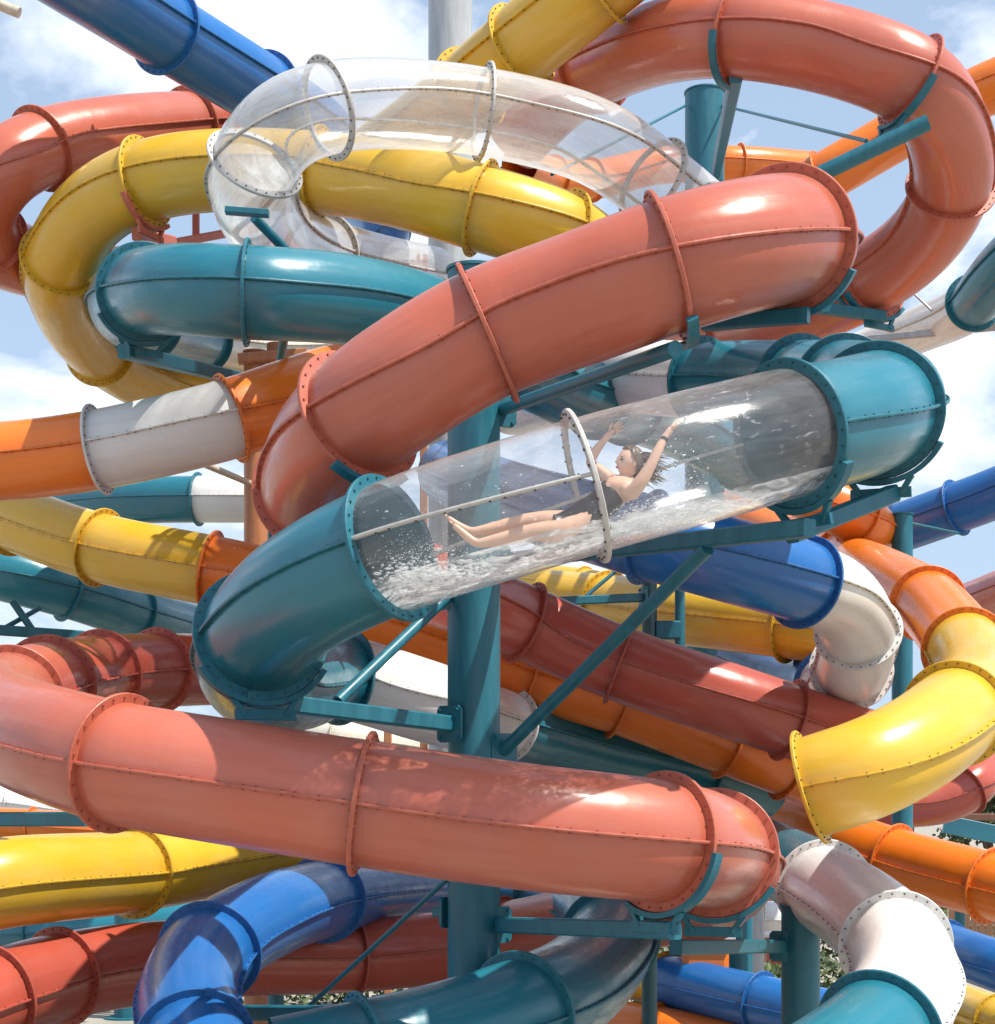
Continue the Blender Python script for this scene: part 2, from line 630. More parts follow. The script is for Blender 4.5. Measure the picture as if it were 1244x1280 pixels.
def slide(key, label, color, pts, bolts=True, seg=44, smooth=14, norib=()):
    """pts: (px, py, apparent bore in px[, 'f' or 'f:colour']) along the run."""
    p3 = [P(p[0], p[1], F * D / p[2]) for p in pts]
    line, marks = catmull(p3)
    line = smooth_line(line, smooth)
    n = len(line)
    tan = [(line[min(n - 1, i + 1)] - line[max(0, i - 1)]).normalized() for i in range(n)]
    side = []
    prev = None
    for t in tan:
        s = t.cross(Vector((0, 0, 1)))
        w = min(1, s.length / 0.45)
        if s.length > 1e-4:
            s.normalize()
        if prev is not None:
            q = (prev - t * prev.dot(t)).normalized()
            if s.dot(q) < 0 and w < 1:
                s = q
            s = (s * w + q * (1 - w))
            s = s * 0.5 + q * 0.5 if s.dot(q) > 0 else q
        s = (s - t * s.dot(t)).normalized()
        side.append(s)
        prev = s
    up = [side[i].cross(tan[i]) for i in range(n)]
    acc = [0]
    for i in range(1, n):
        acc.append(acc[-1] + (line[i] - line[i - 1]).length)
    root = thing('water_slide', label, 'water slide', line[0], 'enclosed tube water slides')
    # sections between flanges
    cuts, cols = [0], [color]
    fl = []
    for k, p in enumerate(pts):
        if len(p) > 3:
            i = min(n - 1, marks[k])
            before = cols[-1]
            if ':' in p[3]:
                nc = p[3].split(':')[1]
                fcol = (p[3].split(':') + [None])[2] if p[3].count(':') > 1 else None
            else:
                nc = before
                fcol = None
            if i == 0:
                cols[-1] = nc
                fl.append((i, nc))
                continue
            cuts.append(i)
            cols.append(nc)
            pick = before if nc in ('clear', 'haze') and before not in ('clear', 'haze') else nc
            fl.append((i, fcol or pick))
    if cuts[-1] != n - 1:
        cuts.append(n - 1)
    main = color
    for a, b, c in zip(cuts[:-1], cuts[1:], cols):
        if b <= a:
            continue
        m = MB()
        clear = c in ('clear', 'haze')
        shells = [(RT, 1)] if clear else [(RT, 1), (RT - 0.014, -1)]
        for r, sg in shells:
            vs, fs, us = [], [], []
            for i in range(a, b + 1):
                for k in range(seg):
                    an = 2 * math.pi * k / seg
                    vs.append(line[i] + (side[i] * math.cos(an) + up[i] * math.sin(an)) * r)
            for i in range(b - a):
                for k in range(seg):
                    k2 = (k + 1) % seg
                    q = [i * seg + k, i * seg + k2, (i + 1) * seg + k2, (i + 1) * seg + k]
                    uq = [(acc[a + i], k / seg), (acc[a + i], (k + 1) / seg), (acc[a + i + 1], (k + 1) / seg), (acc[a + i + 1], k / seg)]
                    if sg > 0:
                        q, uq = q[::-1], uq[::-1]
                    fs.append(q)
                    us.append(uq)
            m.add(vs, fs, us, smooth=True)
        mat = CLEAR if c == 'clear' else CLEAR2 if c == 'haze' else GEL[c]
        cname = {'clear': 'clear', 'haze': 'clear'}.get(c, c)
        so = m.build('tube_section', mat, root, label=('%s tube section' % cname) if c != main else None)
        at = so.data.attributes.new('joint', 'FLOAT', 'POINT')
        vals = []
        for _ in shells:
            for i in range(a, b + 1):
                vals += [min(acc[i] - acc[a], acc[b] - acc[i])] * seg
        at.data.foreach_set('value', vals)
        # seam ribs on both sides
        for sg in (1, -1):
            if (c, sg) in norib and a < marks[12]:
                continue
            m = MB()
            vs = []
            for i in range(a, b + 1):
                d = side[i] * sg
                for x, y in ((RT - 0.006, -0.013), (RT + 0.038, -0.013), (RT + 0.042, 0.0), (RT + 0.038, 0.013), (RT - 0.006, 0.013)):
                    vs.append(line[i] + d * x + up[i] * y)
            fs = []
            for i in range(b - a):
                for k in range(5):
                    fs.append([i * 5 + k, i * 5 + (k + 1) % 5, i * 5 + 5 + (k + 1) % 5, i * 5 + 5 + k])
            m.add(vs, fs)
            m.build('seam_rib', FLG['clear'] if clear else FLG[c], so)
            if bolts:
                mb = MB()
                s_ = acc[a] + 0.1
                i = a
                while s_ < acc[b] - 0.05:
                    while i < n - 2 and acc[i + 1] < s_:
                        i += 1
                    c0 = line[i] + side[i] * sg * (RT + 0.021)
                    mb.cyl(c0 - up[i] * 0.023, c0 + up[i] * 0.023, 0.009, 6, smooth=False)
                    s_ += 0.15
                if mb.v:
                    mb.build('seam_bolts', BOLTS.get(c, BOLT), so, kind='stuff')
    flist = []
    for i, c in fl:
        t, s, u, p = tan[i], side[i], up[i], line[i]
        m = MB()
        ns = 56
        prof = [(RT - 0.004, -0.018), (RF - 0.006, -0.018), (RF, -0.012), (RF, 0.012), (RF - 0.006, 0.018), (RT - 0.004, 0.018)]
        vs = []
        for k in range(ns):
            d = s * math.cos(2 * math.pi * k / ns) + u * math.sin(2 * math.pi * k / ns)
            vs += [p + d * r + t * h for r, h in prof]
        q = len(prof)
        fs = [[k * q + j, k * q + (j + 1) % q, ((k + 1) % ns) * q + (j + 1) % q, ((k + 1) % ns) * q + j] for k in range(ns) for j in range(q)]
        m.add(vs, fs)
        fc = 'clear' if c in ('clear', 'haze') else c
        fo = m.build('flange', FLG[fc], root, label=('%s flange ring' % ('grey' if fc == 'clear' else fc)) if fc != main else None)
        if bolts:
            mb = MB()
            for k in range(28):
                a = 2 * math.pi * (k + 0.5) / 28
                d = s * math.cos(a) + u * math.sin(a)
                c0 = p + d * (RT + 0.045)
                mb.cyl(c0 - t * 0.030, c0 + t * 0.030, 0.0095, 6, smooth=False)
            mb.build('flange_bolts', BOLTS.get(fc, BOLT), fo, kind='stuff')
        flist.append((p, t, s, u))
    SLIDES[key] = dict(root=root, fl=flist, line=line, tan=tan, side=side, up=up, marks=marks)
    return root


f = 'f'
slide('A1', 'salmon tube slide looping high across the top right corner', 'salmon',
      [(640, 175, 86), (690, 125, 88), (745, 86, 92, f), (830, 52, 99), (918, 42, 104, f), (1040, 62, 105), (1140, 100, 106, f),
       (1184, 160, 102), (1191, 235, 98, f), (1155, 298, 95), (1090, 348, 92, f), (1000, 390, 86), (920, 410, 81, f), (840, 418, 77)])
slide('A2', 'large salmon tube slide sweeping diagonally in front of the main column', 'salmon',
      [(890, 352, 104), (935, 332, 114), (974, 319, 126), (997, 307, 142), (986, 298, 156, f), (920, 310, 163), (835, 333, 165, f), (720, 376, 162), (610, 415, 160, f),
       (520, 468, 160), (445, 522, 157, f), (407, 568, 149), (396, 612, 140, f), (404, 652, 128), (430, 688, 115, 'f:red'), (500, 718, 104),  # rear run is still salmon; red puts its shade into the colour
       (570, 742, 97), (655, 778, 93, f), (775, 830, 93, f), (900, 872, 93), (985, 900, 92, f), (1070, 928, 91), (1140, 950, 90)])
slide('B', 'teal tube slide with the long clear section the rider is in', 'white',
      [(640, 505, 76), (780, 472, 89), (875, 476, 95, 'f:teal'), (935, 476, 98), (1000, 478, 103, f), (1055, 482, 111, f), (1091, 490, 121), (1112, 500, 134),
       (1097, 513, 147, f), (1050, 528, 156), (985, 542, 161, 'f:clear'), (850, 577, 168), (732, 608, 170, f), (600, 648, 169), (490, 684, 165, 'f:teal'),
       (412, 720, 160), (356, 758, 154), (324, 796, 148, f), (314, 832, 137), (335, 856, 124), (380, 855, 113), (425, 845, 105, 'f:white:teal'),
       (530, 876, 103), (628, 905, 87, 'f:teal:white'), (760, 938, 82), (880, 962, 80, f), (960, 985, 78)], norib=(('clear', -1),))
slide('C', 'broad salmon tube slide crossing the whole lower middle', 'red',  # starts red: shade on the rear salmon run, painted in
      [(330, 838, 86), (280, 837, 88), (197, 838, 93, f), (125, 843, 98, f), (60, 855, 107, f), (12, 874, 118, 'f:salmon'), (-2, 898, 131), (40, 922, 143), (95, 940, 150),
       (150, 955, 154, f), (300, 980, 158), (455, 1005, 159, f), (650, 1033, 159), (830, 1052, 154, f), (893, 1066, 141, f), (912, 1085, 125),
       (880, 1115, 111, f), (760, 1147, 100), (640, 1172, 92, 'f:red'), (560, 1184, 91), (440, 1195, 92, f), (300, 1197, 97), (190, 1203, 103),  # rear run behind turns red again, salmon with its shade coloured in
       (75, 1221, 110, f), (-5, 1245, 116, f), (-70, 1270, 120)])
slide('D', 'yellow tube slide curving round the upper left', 'yellow',
      [(775, 362, 97), (745, 326, 100), (703, 293, 103, f), (600, 260, 104, f), (500, 232, 101), (400, 216, 98, f), (290, 212, 98), (182, 226, 97, f), (110, 268, 94),
       (76, 326, 91, f), (85, 386, 85), (125, 438, 79, f), (190, 478, 74), (280, 505, 70), (360, 515, 66)])
slide('YT', 'yellow tube slide rising out of the top of the picture', 'yellow',
      [(840, -95, 103), (748, -22, 101, f), (652, 57, 98, f), (588, 112, 94, f), (530, 158, 90), (470, 200, 86), (400, 238, 80)])
slide('E', 'clear tube slide arching over the yellow one at upper left', 'haze',
      [(870, 270, 98), (815, 225, 100, f), (740, 175, 103), (605, 140, 104, f), (500, 130, 106), (412, 134, 109, f), (350, 157, 110),
       (315, 207, 109, f), (318, 254, 105), (348, 294, 99), (400, 320, 93, f), (470, 338, 88), (540, 352, 84)])
slide('F', 'teal tube slide at upper left under the yellow curve', 'teal',
      [(1000, 602, 70), (930, 572, 75, f), (850, 532, 80), (785, 508, 85, f), (748, 498, 89, f), (700, 484, 92), (640, 450, 96), (540, 400, 104), (430, 374, 110), (310, 366, 114, f),
       (235, 362, 112), (180, 365, 105, f), (158, 380, 95), (180, 402, 84, f), (250, 424, 75, 'f:cream:teal'), (330, 434, 69), (420, 432, 64)])
slide('G', 'orange tube slide with one white section at left', 'orange',
      [(-50, 578, 97), (0, 577, 97), (124, 562, 98, 'f:white'), (287, 524, 98, 'f:orange'), (350, 502, 96), (430, 475, 92), (510, 455, 88)])
slide('H', 'yellow tube slide turning orange behind the teal elbow', 'yellow',
      [(-50, 622, 80), (18, 648, 83, f), (125, 685, 86, f), (262, 713, 88, 'f:orange'), (330, 728, 88), (437, 763, 88), (560, 806, 87), (660, 842, 86, f),
       (775, 876, 85, f), (910, 927, 84, f), (985, 955, 83, f), (1060, 985, 82)])
slide('I', 'dark teal tube slide at the left edge', 'teal',
      [(-50, 705, 70), (0, 715, 71), (86, 738, 70, f), (165, 765, 67, f), (235, 785, 63), (310, 802, 60)])
slide('J', 'salmon tube slide bending at the upper left edge', 'salmon',
      [(330, 155, 79), (236, 158, 83, f), (130, 168, 88), (52, 185, 91, f), (0, 215, 93), (-30, 262, 92), (-15, 303, 90, f), (40, 328, 86), (110, 345, 82, f), (190, 352, 78)])
slide('K', 'blue tube slide descending from the top left', 'blue',
      [(40, -65, 102), (140, -3, 97), (208, 40, 93, f), (330, 114, 86, f), (378, 144, 79), (402, 160, 72), (415, 170, 62)])
slide('Lf', 'distant orange tube slide seen through the top right loop', 'orange',
      [(1330, 75, 66), (1244, 107, 65), (1138, 160, 63), (1030, 222, 62, f), (950, 265, 60), (880, 300, 58)])
slide('Ls', 'small far orange tube slide behind the tall teal column', 'orange',
      [(1010, 212, 44), (925, 206, 45, f), (830, 206, 45), (740, 225, 47, f), (690, 222, 48, f), (650, 205, 50)])
slide('M', 'far cream tube slide with a teal end at the right edge', 'teal',
      [(1320, 268, 70), (1250, 338, 66), (1217, 379, 63, 'f:cream:teal'), (1150, 412, 57), (1080, 440, 53), (980, 475, 50)])
slide('Nn', 'far blue tube slide coming in from the right edge', 'blue',
      [(1330, 580, 66), (1244, 617, 64), (1195, 635, 63, f), (1110, 665, 61), (1040, 686, 58), (960, 700, 55)])
slide('AA', 'short orange tube slide behind the teal beam ends', 'orange',
      [(950, 590, 62), (1020, 622, 66), (1075, 650, 66, f), (1100, 680, 62), (1110, 720, 58)])
slide('O', 'blue tube slide with a white elbow under the clear tube', 'blue',
      [(560, 590, 78), (640, 622, 88), (724, 648, 98), (808, 671, 105, f), (900, 697, 105), (1006, 728, 102, 'f:white:blue'), (1054, 752, 98), (1074, 790, 95, f),
       (1064, 838, 91, f), (1040, 858, 84, 'f:blue'), (990, 848, 78), (930, 822, 73)], smooth=10)
slide('Pp', 'orange slide turning yellow and ending in an open rim at right', 'orange',
      [(880, 632, 52), (985, 670, 57), (1050, 697, 63, f), (1105, 722, 74), (1160, 755, 84, f), (1207, 812, 95, 'f:yellow:orange'), (1222, 850, 103),
       (1195, 892, 118, f), (1130, 940, 126), (1070, 967, 128), (1014, 984, 127, f)], smooth=8)
slide('Q', 'white elbow slide at lower right running into pale teal', 'teal',
      [(930, 1055, 82), (985, 1082, 93), (1030, 1110, 107, 'f:white'), (1080, 1143, 116), (1120, 1182, 124, f), (1133, 1235, 134), (1100, 1290, 142, 'f:teal'),
       (1030, 1345, 150), (940, 1395, 155)], smooth=8)
slide('Rr', 'blue tube slide curling down at the bottom left', 'blue',
      [(800, 1142, 64), (700, 1122, 69, f), (600, 1112, 75), (500, 1112, 85), (405, 1124, 96, f), (330, 1148, 107), (262, 1190, 116, f), (235, 1240, 123), (243, 1300, 131, f), (260, 1385, 138)], smooth=10)
slide('Ss', 'yellow tube slide at the lower left edge', 'yellow',
      [(-60, 1116, 117), (0, 1104, 115), (165, 1090, 103, f), (260, 1075, 96), (360, 1060, 90, f), (470, 1045, 84)])
slide('U', 'teal tube slide hooking across the bottom centre', 'teal',
      [(660, 1128, 84), (690, 1126, 88, f), (735, 1136, 97), (763, 1172, 109, f), (735, 1218, 120), (655, 1265, 136, f), (550, 1300, 142), (458, 1322, 146, f), (350, 1345, 148)], smooth=10)
slide('W', 'orange tube slide leaving the right edge below the yellow end', 'orange',
      [(880, 1000, 70), (960, 1027, 74), (1050, 1052, 78), (1118, 1075, 80, f), (1238, 1107, 85, f), (1320, 1128, 88)])
slide('Xx', 'blue slide at the right edge behind the white elbow', 'blue',
      [(1110, 1155, 58), (1180, 1184, 62, f), (1260, 1212, 66), (1340, 1240, 68)])
slide('Yb', 'yellow to blue tube slide low behind the right hand steel arm', 'yellow',
      [(720, 1208, 60), (770, 1215, 62), (834, 1226, 65, 'f:blue:yellow'), (950, 1253, 69, f), (1080, 1282, 72)])
slide('Z', 'bulky yellow tube slide behind the diagonal teal brace', 'yellow',
      [(690, 748, 70), (760, 755, 73, f), (860, 768, 78), (985, 782, 82, f), (1080, 796, 84)])
slide('Zt', 'thin far yellow tube slide beside the main column', 'yellow',
      [(560, 715, 37), (650, 723, 39), (729, 731, 41, f), (800, 746, 42), (880, 765, 43)])
slide('BB', 'far teal and white tube slide left of the brown column', 'teal',
      [(80, 632, 55), (150, 626, 57), (247, 624, 58, 'f:white:teal'), (310, 624, 58), (400, 615, 56)])
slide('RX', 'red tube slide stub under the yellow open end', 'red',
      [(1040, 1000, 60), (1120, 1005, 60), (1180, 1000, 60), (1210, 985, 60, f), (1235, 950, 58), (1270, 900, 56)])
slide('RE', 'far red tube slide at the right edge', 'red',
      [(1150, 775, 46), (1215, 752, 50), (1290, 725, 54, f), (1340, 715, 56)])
slide('OB', 'orange tube slide at the bottom edge behind the teal hook', 'orange',
      [(700, 1275, 62), (820, 1290, 66, f), (900, 1308, 68), (980, 1325, 70)])
slide('YW', 'far yellow and white tube slide below the salmon bend', 'yellow',
      [(840, 1140, 44), (900, 1143, 44), (953, 1148, 44, 'f:white'), (1000, 1150, 44), (1060, 1150, 44)])
slide('YR', 'yellow tube slide in the bottom right corner', 'yellow',
      [(1140, 1235, 55), (1210, 1262, 58), (1244, 1275, 60, f), (1320, 1300, 62)])
slide('OL', 'low far orange tube slide at the far left under the salmon bend', 'orange',
      [(-60, 1026, 40), (40, 1032, 41, f), (150, 1040, 41), (260, 1050, 42, f), (340, 1056, 42)])
slide('WL', 'low far white tube slide behind the lower left yellow one', 'white',
      [(-60, 1000, 34), (10, 1003, 34, f), (60, 1010, 34), (130, 1022, 34, f), (200, 1036, 34)])
slide('CF', 'far cream tube slide below the left teal steel arm', 'cream',
      [(330, 912, 44), (420, 920, 45, f), (520, 934, 45), (620, 948, 45, f), (720, 960, 45)])
slide('TB', 'low far teal tube slide under the yellow one at left', 'teal',
      [(-60, 1172, 46), (40, 1166, 47, f), (170, 1156, 47), (300, 1148, 47, f), (420, 1146, 46)])
slide('KB', 'far blue tube slide seen below the yellow curve', 'blue',
      [(420, 240, 50), (455, 262, 54), (482, 283, 56, f), (478, 312, 52), (465, 345, 48)], smooth=6)

# ------------------------------------------------------------------ supports
def column(label, px, ytop, wpx, Y, mat, top_cap=True):
    base = P(px, HOR, Y)
    base.z = 0
    top = P(px, ytop, Y)
    r = wpx * Y / F / 2
    t = thing('support_column', label, 'column', base, 'steel slide support columns')
    MB().cyl(base, top, r, 36).build('shaft', mat, t)
    MB().cyl(base, base + Vector((0, 0, 0.04)), r + 0.22, 28).build('base_plate', mat, t)
    if top_cap:
        MB().cyl(top, top + Vector((0, 0, 0.03)), r + 0.018, 36).build('cap', mat, t)
    return t, r


def arm(col, p0, p1, w, h=None, name='arm', mat=None, plate=True):
    mat = mat or STEEL['teal']
    m = MB()
    if h is None:
        m.cyl(p0, p1, w / 2, 18)
    else:
        m.box(p0, p1, w, h)
    o = m.build(name, mat, col)
    if plate:
        d = (Vector(p1) - Vector(p0))
        d.z = 0
        if d.length > 1e-3:
            d.normalize()
            pb = MB()
            q = Vector(p0)
            k = (h or w)
            pb.box(q - d * 0.02, q + d * 0.012, 0.30, k + 0.20)
            for sx in (-1, 1):
                for sz in (-1, 1):
                    c = q + Vector((-d.y, d.x, 0)) * 0.11 * sx + Vector((0, 0, (k / 2 + 0.06) * sz))
                    pb.cyl(c + d * 0.012, c + d * 0.035, 0.016, 6, smooth=False)
            pb.build('mounting_plate', mat, o)
    return o


def saddle(col, fl, a0=-150, a1=-30, mat=None, feet=True):
    """Cradle plate bolted under a flange."""
    mat = mat or STEEL['teal']
    p, t, s, u = fl
    m = MB()
    m.arc(p, t, s, u, RF + 0.004, RF + 0.05, 0.085, R(a0), R(a1), 26)
    if feet:
        for k in (-1, 1):
            b = p - u * (RF + 0.13) + s * 0.17 * k
            d = p - u * (RF - 0.02) + s * 0.27 * k
            m.box(b, d, 0.05, 0.05, t)
        m.box(p - u * (RF + 0.12) - s * 0.26, p - u * (RF + 0.12) + s * 0.26, 0.09, 0.035, t)
    return m.build('saddle', mat, col)


TE = STEEL['teal']
YM = 16.6
mc, mr = column('tall teal main column standing in the middle of the slides', 592.5, 340, 66, YM, TE)
fA2 = SLIDES['A2']['fl']
fB = SLIDES['B']['fl']
fB_end, fB_front, fB_elbow = fB[3], fB[4], fB[7]
fC = SLIDES['C']['fl']


def under(fl, d=0.16):
    p, t, s, u = fl
    return p - Vector((0, 0, 1)) * (RF + d)


# upper arm to the second salmon flange
e = under(fA2[1], 0.06)
arm(mc, P(627, 512, YM), e + (e - P(627, 512, YM)).normalized() * 0.12, 0.125)
saddle(mc, fA2[1], -125, -60, feet=False)
saddle(mc, fA2[3], -130, -60, feet=False)
# beam and brace under the clear tube
b0 = P(622, 702, YM)
b1 = under(fB_front, 0.17)
dd = (b1 - b0).normalized()
arm(mc, b0, b1 + dd * 0.22, 0.13, 0.14)
saddle(mc, fB_front)
br = b0 + (b1 - b0) * 0.76
arm(mc, P(630, 938, YM - 0.1), br - Vector((0, 0, 0.08)), 0.125, name='brace')
b2 = under(fB_end, 0.18)
q0 = b1 + Vector((0.1, 0.5, 0.05))
arm(mc, q0, b2 + (b2 - q0).normalized() * 0.25, 0.13, 0.15, plate=False)
saddle(mc, fB_end)
# left arm under the teal elbow
l0 = P(562, 905, YM - 0.2)
l1 = under(fB_elbow, 0.2)
l1.z = l0.z + 0.10
arm(mc, l0, l1 + (l1 - l0).normalized() * 0.2, 0.13, 0.15)
saddle(mc, fB_elbow)
arm(mc, P(563, 742, YM - 0.1), l0 + (l1 - l0) * 0.62 + Vector((0, 0, 0.08)), 0.105, name='brace')
# lower right arm under the broad salmon tube
r0 = P(622, 1156, YM - 0.1)
r1 = under(fC[6], 0.14)
arm(mc, r0, r1 + (r1 - r0).normalized() * 0.2, 0.13, 0.15)
saddle(mc, fC[6], -120, -8)
# tie rod and bracket at lower left
arm(mc, P(558, 1100, YM - 0.05), P(382, 1262, 18.2), 0.05, name='tie_rod', plate=False)
arm(mc, P(562, 1140, YM + 0.1), P(545, 1140, YM + 0.2), 0.12, 0.10)
arm(mc, P(560, 1268, YM + 0.1), P(300, 1266, 18.4), 0.14, 0.16)

# tall column in the top right loop
YB = 33.8
pc, pr = column('tall teal column rising inside the top right loop', 881, 117, 49, YB, TE)
fA1 = SLIDES['A1']['fl']
e = under(fA1[1], 0.0) + Vector((0, 0, 0.1))
arm(pc, P(893, 228, YB - 0.35), e, 0.16, 0.2, name='arm')
saddle(pc, fA1[1], -100, -15, feet=False)
yf = fA1[2][0].y
a20 = P(900, 280, YB - 0.2)
e2 = P(1000, 230, yf - 0.3)
arm(pc, a20, e2, 0.19)
arm(pc, e2, P(1160, 153, yf - 0.6), 0.19, plate=False, name='arm_end')
saddle(pc, fA1[2], -120, -15)
arm(pc, P(904, 132, YB - 0.2), P(1083, 187, yf - 0.45) + Vector((0, 0, 0.1)), 0.05, name='tie_rod', plate=False)
arm(pc, P(857, 132, YB - 0.2), P(690, 218, 24.5), 0.05, name='tie_rod', plate=False)
a30 = P(903, 385, YB - 0.3)
y3 = fA1[4][0].y
arm(pc, a30, P(1010, 384, y3 - 0.2), 0.13, 0.15)
arm(pc, P(1005, 382, y3 - 0.25), P(1107, 396, y3 - 0.25), 0.13, 0.15, plate=False, name='cross_beam')
arm(pc, P(1030, 352, y3 + 0.2), P(1058, 384, y3 - 0.2), 0.07, plate=False, name='strut')
saddle(pc, fA1[4], -150, -40)
y4 = fA2[0][0].y
arm(pc, P(893, 404, YB - 0.4), P(886, 404, y4 + 0.3), 0.12, 0.12)
arm(pc, P(880, 404, y4 + 0.25), P(1011, 394, y4 - 0.1), 0.10, 0.12, plate=False, name='cross_beam')
saddle(pc, fA2[0], -150, -40, feet=False)

# other columns
column('wide light grey column behind the clear arch', 563, -60, 55, 33, STEEL['grey'], False)
bc, _ = column('brown steel column behind the orange and white slide', 320, 442, 30, 27.5, STEEL['brown'])
MB().cyl(P(346, 1020, 27.9) * 1, P(346, 430, 27.9), 0.16, 20).build('second_shaft', STEEL['brown'], bc)
arm(bc, P(298, 449, 27.3), P(384, 442, 27.3), 0.16, 0.16, plate=False, mat=STEEL['brown'])
arm(bc, P(312, 604, 27.3), P(255, 580, 24.5), 0.10, plate=False, mat=STEEL['beige'])
tc3, _ = column('teal column under the white elbow at lower right', 1001, 1135, 48, 20.0, TE)
arm(tc3, P(978, 1183, 19.9), P(845, 1184, 16.4), 0.13, 0.15)
saddle(tc3, fC[7], -140, -30)
nc, _ = column('short teal column by the far blue slide', 1128, 644, 26, 33, TE)
arm(nc, P(1139, 654, 33), P(1205, 668, 33.6), 0.05, name='tie_rod', plate=False)
column('thick teal column below the yellow trough end', 923, 806, 36, 34.8, TE)
dc, _ = column('dark teal column between the brace and the main column', 812, 690, 19, 26.4, STEEL['darkteal'])
arm(dc, P(804, 747, 26.4), P(690, 752, 26.0), 0.12, 0.13)
arm(dc, P(820, 788, 26.4), P(850, 788, 26.4), 0.2, 0.28, plate=False)
arm(dc, P(850, 700, 26.4), P(850, 815, 26.4), 0.16, plate=False, name='strut', mat=TE)
arm(dc, P(772, 712, 26.4), P(733, 745, 26.2), 0.06, plate=False)
column('grey column at lower right behind the blue tube', 937, 1120, 37, 36, STEEL['grey'])
column('broad teal column behind the white banded slide at left', 158, 606, 30, 38.4, TE)
pp, _ = column('beige pole outside the top left corner', -90, -40, 16, 24, STEEL['beige'])
arm(pp, P(-86, -30, 24), P(24, 16, 24), 0.15, plate=False, mat=STEEL['beige'])
bl, _ = column('teal column hidden low at the left edge', -25, 690, 26, 27, TE)
arm(bl, P(-12, 787, 27), P(105, 795, 27.5), 0.15, 0.16)
arm(bl, P(-12, 795, 27), P(50, 760, 27.6), 0.08, plate=False, name='brace')
arm(bl, P(16, 752, 27.3), P(68, 828, 27.3), 0.12, plate=False, name='brace')
lc, _ = column('teal column at the left edge under the broad salmon bend', -40, 985, 40, 17, TE)
arm(lc, P(-22, 1024, 17), P(112, 1024, 16.0), 0.13, 0.14)
fD = SLIDES['D']['fl']
oc, _ = column('red oxide column behind the yellow curve', 333, 300, 9, 30.5, STEEL['rust'])
arm(oc, P(245, 262, 26), P(245, 296, 26), 0.1, 0.1, plate=False, mat=STEEL['rust'], name='strut')
arm(oc, P(331, 283, 30.3), P(205, 306, 24.5), 0.12, 0.12, plate=False, mat=STEEL['rust'])
arm(oc, P(290, 290, 26.5), P(205, 306, 24.5), 0.12, 0.12, plate=False, mat=STEEL['rust'])
e5 = under(fD[3], 0.12)
arm(oc, P(215, 303, 24), e5 + Vector((-0.12, 0, 0.02)), 0.14, 0.16, plate=False, mat=STEEL['rust'])
saddle(oc, fD[3], -150, -50, STEEL['rust'])
fF = SLIDES['F']['fl'][1:]
tl, _ = column('teal column behind the upper left teal bend', 345, 470, 20, 24.6, TE)
e6 = under(fF[3], 0.14)
arm(tl, P(338, 483, 24.5), e6 + Vector((-0.25, 0, 0.02)), 0.16, 0.17)
saddle(tl, fF[3])
fE = SLIDES['E']['fl']
e7 = under(fE[3], 0.05)
arm(tl, P(372, 328, 19.9), P(318, 272, 19.2), 0.11, plate=False)
arm(tl, P(345, 480, 24.5), P(372, 328, 19.9), 0.12, plate=False, name='strut')
arm(tl, P(282, 263, 19.1), P(336, 267, 19.1), 0.12, 0.07, plate=False)
gm, _ = column('galvanised post at the far right edge', 1290, 395, 14, 35, STEEL['galv'])
arm(gm, P(1283, 405, 35), P(1084, 424, 36.5), 0.12, 0.14, mat=STEEL['galv'])
arm(gm, P(1190, 412, 35.4), P(1133, 358, 35.6), 0.05, plate=False, mat=STEEL['galv'], name='tie_rod')

# stair platform far behind
pl = thing('lookout_platform', 'small red and white railed platform beside the grey column', 'platform', P(500, 345, 36))
MB().box(P(470, 348, 36), P(545, 348, 36), 2.0, 0.2).build('deck', STEEL['beige'], pl)
MB().add([P(478, 336, 35), P(520, 326, 35), P(520, 352, 35), P(478, 346, 35), P(478, 336, 34.95), P(520, 326, 34.95), P(520, 352, 34.95), P(478, 346, 34.95)],
         [[0, 1, 2, 3], [7, 6, 5, 4], [0, 4, 5, 1], [1, 5, 6, 2], [2, 6, 7, 3], [3, 7, 4, 0]]).build('railing_panel', GEL['orange'], pl)
MB().add([P(480, 319, 35.6), P(534, 305, 35.6), P(534, 326, 35.6), P(480, 336, 35.6), P(480, 319, 35.5), P(534, 305, 35.5), P(534, 326, 35.5), P(480, 336, 35.5)],
         [[0, 1, 2, 3], [7, 6, 5, 4], [0, 4, 5, 1], [1, 5, 6, 2], [2, 6, 7, 3], [3, 7, 4, 0]]).build('wall_panel', GEL['white'], pl)
MB().box(P(523, 306, 34.9), P(523, 356, 34.9), 0.07, 0.07).build('post', STEEL['brown'], pl)
MB().box(P(532, 318, 34.9), P(532, 356, 34.9), 0.10, 0.05).build('side_panel', GEL['red'], pl)
for px in (485, 530):
    a = P(px, 346, 36)
    MB().box(a, Vector((a.x, a.y, 0)), 0.16, 0.16, Vector((0, 1, 0))).build('leg', STEEL['brown'], pl)

# ------------------------------------------------------------------ far background: fence, trees, hut
def leaf_mat(name, c0, c1):
    m, t, b = new_mat(name)
    n, l = t.nodes.new, t.links.new
    oi = n('ShaderNodeTexCoord')
    ns = n('ShaderNodeTexNoise')
    ns.inputs['Scale'].default_value = 1.5
    ns.inputs['Detail'].default_value = 5
    l(oi.outputs['Object'], ns.inputs['Vector'])
    cr = n('ShaderNodeValToRGB')
    cr.color_ramp.elements[0].color = (*c0, 1)
    cr.color_ramp.elements[1].color = (*c1, 1)
    cr.color_ramp.elements[0].position = 0.35
    cr.color_ramp.elements[1].position = 0.65
    l(ns.outputs['Fac'], cr.inputs['Fac'])
    l(cr.outputs[0], b.inputs['Base Color'])
    b.inputs['Roughness'].default_value = 0.6
    return m


